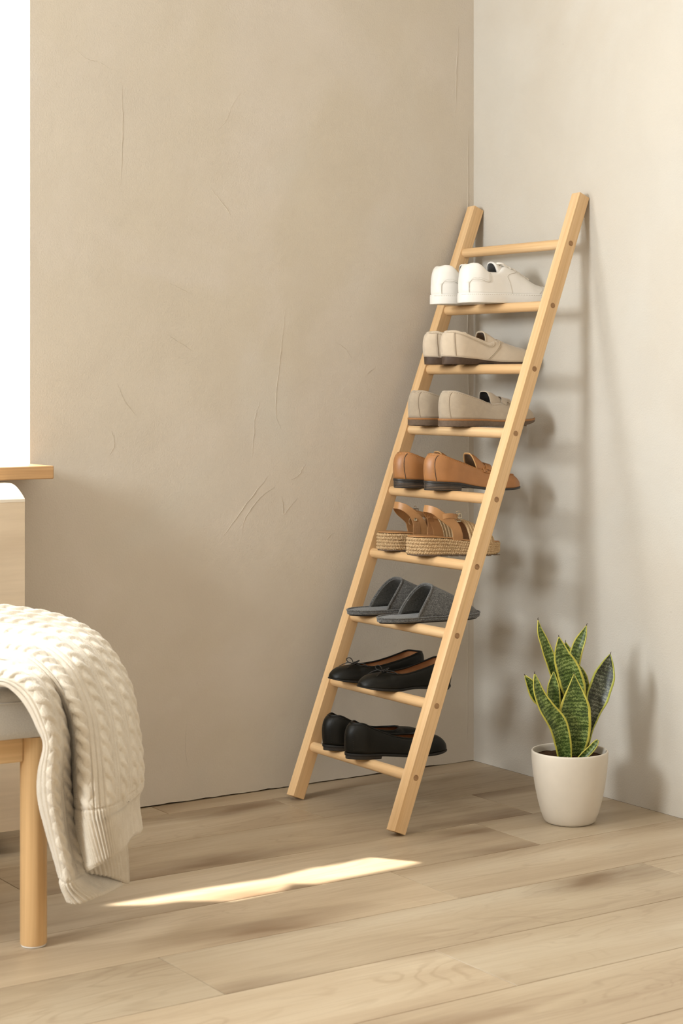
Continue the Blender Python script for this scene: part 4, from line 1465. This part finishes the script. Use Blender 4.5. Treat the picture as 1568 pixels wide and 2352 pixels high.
# ------------------------------------------------------------------ cable-knit sweater over the bench end
SW_BODY = [[(-1.7008, -0.7254, 0.5143), (-1.6775, -0.6688, 0.5197), (-1.6464, -0.5934, 0.5269), (-1.6309, -0.5556, 0.5461), (-1.6115, -0.5085, 0.5587), (-1.5959, -0.4707, 0.5579)],
     [(-1.6716, -0.7930, 0.5125), (-1.6434, -0.7276, 0.5209), (-1.6073, -0.6436, 0.5337), (-1.5831, -0.5875, 0.5485), (-1.5630, -0.5408, 0.5578), (-1.5408, -0.4955, 0.5558)],
     [(-1.6457, -0.8464, 0.5048), (-1.6153, -0.8066, 0.5165), (-1.5646, -0.7322, 0.5286), (-1.5047, -0.6399, 0.5338), (-1.4745, -0.6000, 0.5404), (-1.4461, -0.5468, 0.5368)],
     [(-1.6298, -0.8931, 0.4785), (-1.5982, -0.8782, 0.4873), (-1.5456, -0.8291, 0.4972), (-1.4752, -0.7318, 0.5015), (-1.4239, -0.6579, 0.5091), (-1.3900, -0.5963, 0.5060)],
     [(-1.6007, -0.8765, 0.4378), (-1.5922, -0.9182, 0.4491), (-1.5343, -0.8728, 0.4478), (-1.4630, -0.7881, 0.4516), (-1.4045, -0.7069, 0.4624), (-1.3654, -0.6368, 0.4626)],
     [(-1.5813, -0.8654, 0.3922), (-1.5884, -0.9448, 0.4076), (-1.5336, -0.9093, 0.4040), (-1.4640, -0.8355, 0.4014), (-1.3964, -0.7484, 0.4077), (-1.3509, -0.6706, 0.4072)],
     [(-1.5689, -0.8496, 0.3307), (-1.5885, -0.9568, 0.3496), (-1.5452, -0.9496, 0.3465), (-1.4777, -0.8865, 0.3405), (-1.4041, -0.7913, 0.3390), (-1.3398, -0.6780, 0.3288)],
     [(-1.5676, -0.8505, 0.2767), (-1.5910, -0.9671, 0.2981), (-1.5511, -0.9698, 0.2981), (-1.4882, -0.9156, 0.2943), (-1.4134, -0.8212, 0.2906), (-1.3482, -0.7084, 0.2774)],
     [(-1.5694, -0.8613, 0.2344), (-1.5879, -0.9692, 0.2541), (-1.5537, -0.9801, 0.2585), (-1.4960, -0.9224, 0.2520), (-1.4180, -0.8302, 0.2467), (-1.3548, -0.7281, 0.2363)],
     [(-1.5741, -0.8942, 0.2033), (-1.5830, -0.9725, 0.2281), (-1.5512, -0.9817, 0.2406), (-1.5018, -0.9305, 0.2391), (-1.4365, -0.8419, 0.2314), (-1.3716, -0.7409, 0.2112)],
     [(-1.5722, -0.9316, 0.1466), (-1.5649, -0.9726, 0.1666), (-1.5392, -0.9777, 0.1790), (-1.4955, -0.9348, 0.1780), (-1.4404, -0.8513, 0.1707), (-1.3755, -0.7624, 0.1540)]]
SW_SLEEVE = [[(-1.7551, -0.8575, 0.4649), (-1.7474, -0.8386, 0.4840), (-1.7124, -0.7537, 0.4964), (-1.6775, -0.6688, 0.5023)],
     [(-1.7198, -0.9051, 0.4794), (-1.7158, -0.8958, 0.4941), (-1.6877, -0.8304, 0.5003), (-1.6475, -0.7370, 0.5004)],
     [(-1.7042, -0.9276, 0.4670), (-1.6932, -0.9350, 0.4847), (-1.6601, -0.8969, 0.4930), (-1.6089, -0.8109, 0.4925)],
     [(-1.6924, -0.9475, 0.4437), (-1.6819, -0.9665, 0.4609), (-1.6497, -0.9399, 0.4666), (-1.5885, -0.8485, 0.4618)],
     [(-1.6789, -0.9565, 0.4099), (-1.6727, -0.9847, 0.4232), (-1.6398, -0.9586, 0.4239), (-1.5769, -0.8683, 0.4129)],
     [(-1.6656, -0.9534, 0.3800), (-1.6654, -0.9896, 0.3859), (-1.6330, -0.9631, 0.3810), (-1.5599, -0.8556, 0.3600)],
     [(-1.6556, -0.9120, 0.3272), (-1.6600, -0.9692, 0.3349), (-1.6300, -0.9531, 0.3285), (-1.5555, -0.8465, 0.3054)],
     [(-1.6472, -0.8935, 0.2779), (-1.6503, -0.9516, 0.2848), (-1.6189, -0.9365, 0.2779), (-1.5480, -0.8395, 0.2568)],
     [(-1.6324, -0.8914, 0.2206), (-1.6331, -0.9390, 0.2251), (-1.6047, -0.9219, 0.2177), (-1.5371, -0.8347, 0.1962)],
     [(-1.6204, -0.8994, 0.1678), (-1.6189, -0.9365, 0.1681), (-1.5903, -0.9195, 0.1602), (-1.5262, -0.8421, 0.1441)],
     [(-1.6117, -0.9052, 0.1263), (-1.6127, -0.9406, 0.1270), (-1.5816, -0.9253, 0.1308), (-1.5132, -0.8507, 0.1239)],
     [(-1.6016, -0.9119, 0.0916), (-1.5903, -0.9435, 0.0958), (-1.5368, -0.9192, 0.0983), (-1.4509, -0.8443, 0.0896)]]
SW_INNER = [[(-1.5590, -0.8923, 0.1497), (-1.5387, -0.8939, 0.1548), (-1.5073, -0.8907, 0.1627), (-1.4490, -0.8576, 0.1653)],
     [(-1.5542, -0.8895, 0.1400), (-1.5297, -0.8878, 0.1391), (-1.4954, -0.8807, 0.1379), (-1.4407, -0.8450, 0.1261)],
     [(-1.5495, -0.8866, 0.1310), (-1.5214, -0.8813, 0.1210), (-1.4861, -0.8689, 0.1067), (-1.4348, -0.8370, 0.0816)]]


def surf(T, nu, nv):
    """bicubic surface through a table of points -> [nv][nu][3]"""
    A_ = np.array([crom(r, nu) for r in T])
    return np.array([crom(A_[:, j], nv) for j in range(nu)]).transpose(1, 0, 2)


def grid_normals(G):
    du = np.gradient(G, axis=1)
    dv = np.gradient(G, axis=0)
    n = np.cross(du, dv)
    n /= (np.linalg.norm(n, axis=2, keepdims=True) + 1e-12)
    return n


def knit_panel(name, T, nu, nv, cables, grooves, hem, parent, ribs, rib_amp=.0016, toward=None, roll=True, amp=.0060):
    G = surf(T, nu, nv)
    n = grid_normals(G)
    c = G.reshape(-1, 3).mean(0)
    view = np.array(CAM) - c
    if (n.reshape(-1, 3) @ view).mean() < 0: n = -n
    # arc lengths: mean width per column, length per row
    U_ = np.r_[0, np.cumsum(np.linalg.norm(np.diff(G, axis=1), axis=2).mean(0))]
    V_ = np.r_[0, np.cumsum(np.linalg.norm(np.diff(G, axis=0), axis=2).mean(1))]
    W_ = U_[-1]
    H = np.zeros((nv, nu))
    us = U_ / W_
    uu, vv = np.meshgrid(us, V_)
    fade = 1 / (1 + np.exp((vv - hem * V_[-1]) / .004)) if hem < 1 else np.ones_like(vv)
    for (uc, hw, per, ph) in cables:
        phs = vv * 2 * math.pi / per + ph
        cx_ = hw * .52 * np.sin(phs)
        g = lambda d: np.sqrt(np.maximum(0, 1 - (d / (hw * .60)) ** 2))
        d = (uu - uc)
        a_ = g(d - cx_) * (0.74 + .34 * np.cos(phs))
        b_ = g(d + cx_) * (0.74 - .34 * np.cos(phs))
        h_ = np.maximum(a_, b_)
        H += fade * amp * h_
        for sg in (-1, 1):
            H -= fade * .0048 * np.exp(-((d - sg * hw * 1.28) * W_ / .0019) ** 2)
    for uc in grooves:
        H -= fade * .0055 * np.exp(-((uu - uc) * W_ / .0018) ** 2)
    if hem < 1:
        H += (1 - fade) * rib_amp * 1.3 * np.cos(uu * ribs * 2 * math.pi)
        H -= .0018 * np.exp(-((vv - hem * V_[-1]) / .0022) ** 2)
    # soft folds and fuzz
    H += .0012 * np.sin(uu * 9 + 1.3 * np.sin(vv * 20)) + rng.normal(0, .00022, H.shape)
    P = G + n * H[..., None]
    if roll:     # long edges and hem roll back a little so the cloth shows its thickness
        for k, w_ in ((0, 1), (1, .7), (2, .45), (3, .2)):
            P[:, k] -= n[:, k] * .007 * w_
            P[:, -1 - k] -= n[:, -1 - k] * .007 * w_
            P[-1 - k] -= n[-1 - k] * .004 * w_
    me = bpy.data.meshes.new(name)
    idx = np.arange(nu * nv).reshape(nv, nu)
    q = np.stack([idx[:-1, :-1], idx[:-1, 1:], idx[1:, 1:], idx[1:, :-1]], -1).reshape(-1, 4)
    me.from_pydata([tuple(p) for p in P.reshape(-1, 3)], [], [tuple(int(i) for i in f) for f in q])
    uvl = me.uv_layers.new(name='UVMap')
    li = np.zeros(len(me.loops), dtype=np.int32)
    me.loops.foreach_get('vertex_index', li)
    uvs = np.stack([(uu * W_).reshape(-1)[li], vv.reshape(-1)[li]], -1)
    uvl.data.foreach_set('uv', uvs.astype(np.float32).reshape(-1))
    me.materials.append(M['knit'])
    me.polygons.foreach_set('use_smooth', [True] * len(me.polygons))
    me.update()
    # outward = towards the room
    if sum(p.normal.dot(Vector(view)) for p in list(me.polygons)[::50]) < 0: me.flip_normals()
    o = link(name, me, parent)
    o.location = -parent.location
    s_ = o.modifiers.new('thickness', 'SOLIDIFY')
    s_.thickness = .0045
    s_.offset = -1
    return o


sweater = tag(empty('sweater', (-1.60, -.74, .465)), 'cream cable-knit sweater hanging over the end of the bench', 'sweater')
body = [r + [(r[-1][0] + (.004 if i < 6 else .010), r[-1][1] + (.018 if i < 6 else .032), max(r[-1][2] - (.07 * (1 - i / 7) if i < 7 else .002), .468 if i < 4 else 0))] for i, r in enumerate(SW_BODY)]
knit_panel('body', body, 330, 430, [(.165, .038, .058, 0), (.335, .038, .062, 1.1), (.50, .038, .058, 2.0), (.66, .038, .062, .4), (.82, .034, .058, 1.7)], [.07, .25, .42, .58, .74], .845, sweater, 50)
knit_panel('sleeve', SW_SLEEVE, 130, 430, [(.28, .095, .056, .6), (.68, .095, .060, 2.2)], [.09, .48, .90], .90, sweater, 24)
knit_panel('hem_fold', SW_INNER, 80, 50, [], [], 0.001, sweater, 13, .0017)

# ------------------------------------------------------------------ snake plant in a pot
PC = Vector((-.2315, -.651, 0))
pot = tag(empty('plant_pot', PC), 'matte off-white ceramic pot on the floor by the right wall', 'plant pot')
mb = MB()
mb.lathe([(.0001, .0), (.050, .0), (.0545, .0015), (.0585, .006), (.0655, .024), (.0725, .050), (.0785, .080), (.0830, .110), (.0857, .138), (.0865, .1575), (.0862, .1605), (.0850, .1622), (.0834, .1622), (.0818, .1605), (.0812, .155), (.0800, .130), (.0760, .100), (.0001, .098)], 72)
mb.build('vessel', M['pot'], pot, sharp=60)
mb = MB()
vs = [(0, 0, .148)]
fs = []
for k in range(1, 9):
    for j in range(36):
        a = 2 * math.pi * j / 36
        r = .0803 * k / 8
        vs.append((r * math.cos(a), r * math.sin(a), .147 + .0035 * rng.rand() - .002 * (k / 8) ** 2))
for j in range(36): fs.append((0, 1 + j, 1 + (j + 1) % 36))
for k in range(7):
    for j in range(36): fs.append((1 + k * 36 + j, 1 + (k + 1) * 36 + j, 1 + (k + 1) * 36 + (j + 1) % 36, 1 + k * 36 + (j + 1) % 36))
mb.add(vs, fs)
mb.build('soil', M['soil'], pot)

plant = tag(empty('snake_plant', PC + Vector((0, 0, .146))), 'variegated snake plant with yellow-edged leaves growing in the white pot', 'plant')
SC = .000978 / 6.533          # metres per unit of the leaf tables below
AXR, AXF = np.array(RGT), np.array(FWD)


def leaf(path, width, depth, mat, cup=.35, roll=(0, 0), tip=True, n=44, m=13):
    """path: (x, y) grid points base->tip in the plant's own front plane; depth list in metres (+ = to the back)"""
    P2 = crom([((x - 771) * SC, (2160 - y) * SC) for x, y in path], n)
    Dp = crom([[d] for d in depth], n)[:, 0]
    Wd = ci(*zip(*width))
    Rl = crom([[r] for r in roll], n)[:, 0]
    G, UV = [], []
    ln = 0
    for i in range(n):
        p = AXR * P2[i][0] + AXF * Dp[i] + np.array([0, 0, P2[i][1]])
        j0, j1 = max(0, i - 1), min(n - 1, i + 1)
        tg = AXR * (P2[j1][0] - P2[j0][0]) + AXF * (Dp[j1] - Dp[j0]) + np.array([0, 0, P2[j1][1] - P2[j0][1]])
        tg /= np.linalg.norm(tg)
        side = np.cross(tg, AXF)
        side /= np.linalg.norm(side)
        if side @ AXR < 0: side = -side
        nrm = np.cross(tg, side)
        if nrm @ AXF > 0: nrm = -nrm
        c_, s_ = math.cos(Rl[i]), math.sin(Rl[i])
        sd = side * c_ + nrm * s_
        nn = nrm * c_ - side * s_
        h = max(1e-4, Wd(i / (n - 1)) * SC)
        if i: ln += np.linalg.norm(p - prev)
        prev = p
        row, ruv = [], []
        for j in range(m):
            u = -1 + 2 * j / (m - 1)
            wav = .05 * h * math.sin(ln * 130 + 2 * u) * abs(u)
            row.append(p + sd * u * h + nn * (cup * h * (u * u - .3) + wav))
            ruv.append((u, ln * 10))
        G.append(row)
        UV.append(ruv)
    me = bpy.data.meshes.new('leaf')
    V = [tuple(q) for r in G for q in r]
    F = [(i * m + j, i * m + j + 1, (i + 1) * m + j + 1, (i + 1) * m + j) for i in range(n - 1) for j in range(m - 1)]
    me.from_pydata(V, [], F)
    fu = [q for r in UV for q in r]
    uvl = me.uv_layers.new(name='UVMap')
    for lp in me.loops: uvl.data[lp.index].uv = fu[lp.vertex_index]
    me.materials.append(mat)
    me.polygons.foreach_set('use_smooth', [True] * len(me.polygons))
    o = link('leaf', me, plant)
    s2 = o.modifiers.new('thickness', 'SOLIDIFY')
    s2.thickness = .0022
    s2.offset = 0
    if tip:
        mbt = MB()
        e0 = np.array(G[-1][m // 2])
        d0 = e0 - np.array(G[-4][m // 2])
        d0 /= np.linalg.norm(d0)
        mbt.tube([e0 - d0 * .002, e0 + d0 * .003, e0 + d0 * .006 + AXR * .0012], [.0011, .0008, .0003], 6)
        mbt.build('leaf_tip', M['leaf_tip'], o)
    return o


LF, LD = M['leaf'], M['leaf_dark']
leaf([(850, 2200), (842, 1950), (830, 1600), (828, 1250), (815, 885)], [(0, 95), (.2, 170), (.45, 243), (.62, 238), (.8, 150), (.93, 55), (1, 6)], [.0, -.006, -.014, -.02, -.024], LF, .30)
leaf([(690, 2200), (650, 1930), (560, 1620), (380, 1360), (262, 1120), (205, 850)], [(0, 100), (.2, 125), (.42, 142), (.6, 118), (.8, 82), (.93, 42), (1, 8)], [-.012, -.022, -.034, -.045, -.05, -.052], LF, .45, (0, 0, -.15, -.3, -.2))
leaf([(720, 2200), (640, 1700), (470, 1420), (300, 1230), (165, 1010), (70, 885)], [(0, 60), (.4, 80), (.65, 110), (.85, 60), (.95, 30), (1, 8)], [.004, -.004, -.014, -.026, -.036, -.042], LF, .5, (0, .3, .5))
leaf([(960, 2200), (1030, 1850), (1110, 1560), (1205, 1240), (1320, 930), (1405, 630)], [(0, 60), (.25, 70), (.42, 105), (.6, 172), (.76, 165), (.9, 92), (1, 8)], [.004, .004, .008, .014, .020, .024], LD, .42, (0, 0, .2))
leaf([(840, 2200), (880, 1700), (860, 1250), (770, 900), (660, 620), (605, 345)], [(0, 60), (.3, 120), (.5, 190), (.7, 165), (.85, 100), (.95, 42), (1, 5)], [.012, .014, .014, .010, .004, -.002], LF, .35, (0, .1, .1))
leaf([(760, 2200), (720, 1600), (620, 1100), (520, 800), (420, 520), (325, 270), (293, 90)], [(0, 50), (.35, 80), (.6, 85), (.75, 68), (.88, 36), (.96, 14), (1, 4)], [.018, .022, .022, .018, .012, .006, .002], LF, .45, (0, -.2, -.5))
leaf([(820, 2200), (850, 1500), (850, 1050), (870, 780), (930, 540), (1010, 360), (1062, 215)], [(0, 50), (.35, 90), (.55, 95), (.7, 88), (.84, 58), (.94, 24), (1, 5)], [.026, .034, .036, .038, .040, .044, .046], LF, .5, (0, .3, .4))
leaf([(790, 2200), (780, 1500), (770, 1000), (772, 700), (748, 475)], [(0, 40), (.4, 70), (.7, 85), (.87, 68), (.96, 28), (1, 6)], [.034, .046, .05, .05, .05], LF, .4)
leaf([(680, 2200), (600, 1750), (545, 1400), (535, 1150), (538, 885)], [(0, 50), (.35, 85), (.6, 105), (.78, 92), (.92, 45), (1, 6)], [.004, .006, .008, .010, .012], LF, .4, (0, .2, .2))
leaf([(930, 2200), (1000, 1700), (1030, 1300), (990, 1000), (925, 785)], [(0, 50), (.4, 75), (.7, 78), (.88, 48), (1, 6)], [.016, .022, .026, .028, .028], LF, .4, (0, -.2, -.3), tip=False)
leaf([(880, 2200), (960, 2105), (1075, 1985), (1165, 1860)], [(0, 48), (.4, 56), (.75, 50), (.92, 34), (1, 14)], [-.022, -.028, -.032, -.034], LF, .5, (0, .2, .3), tip=False)
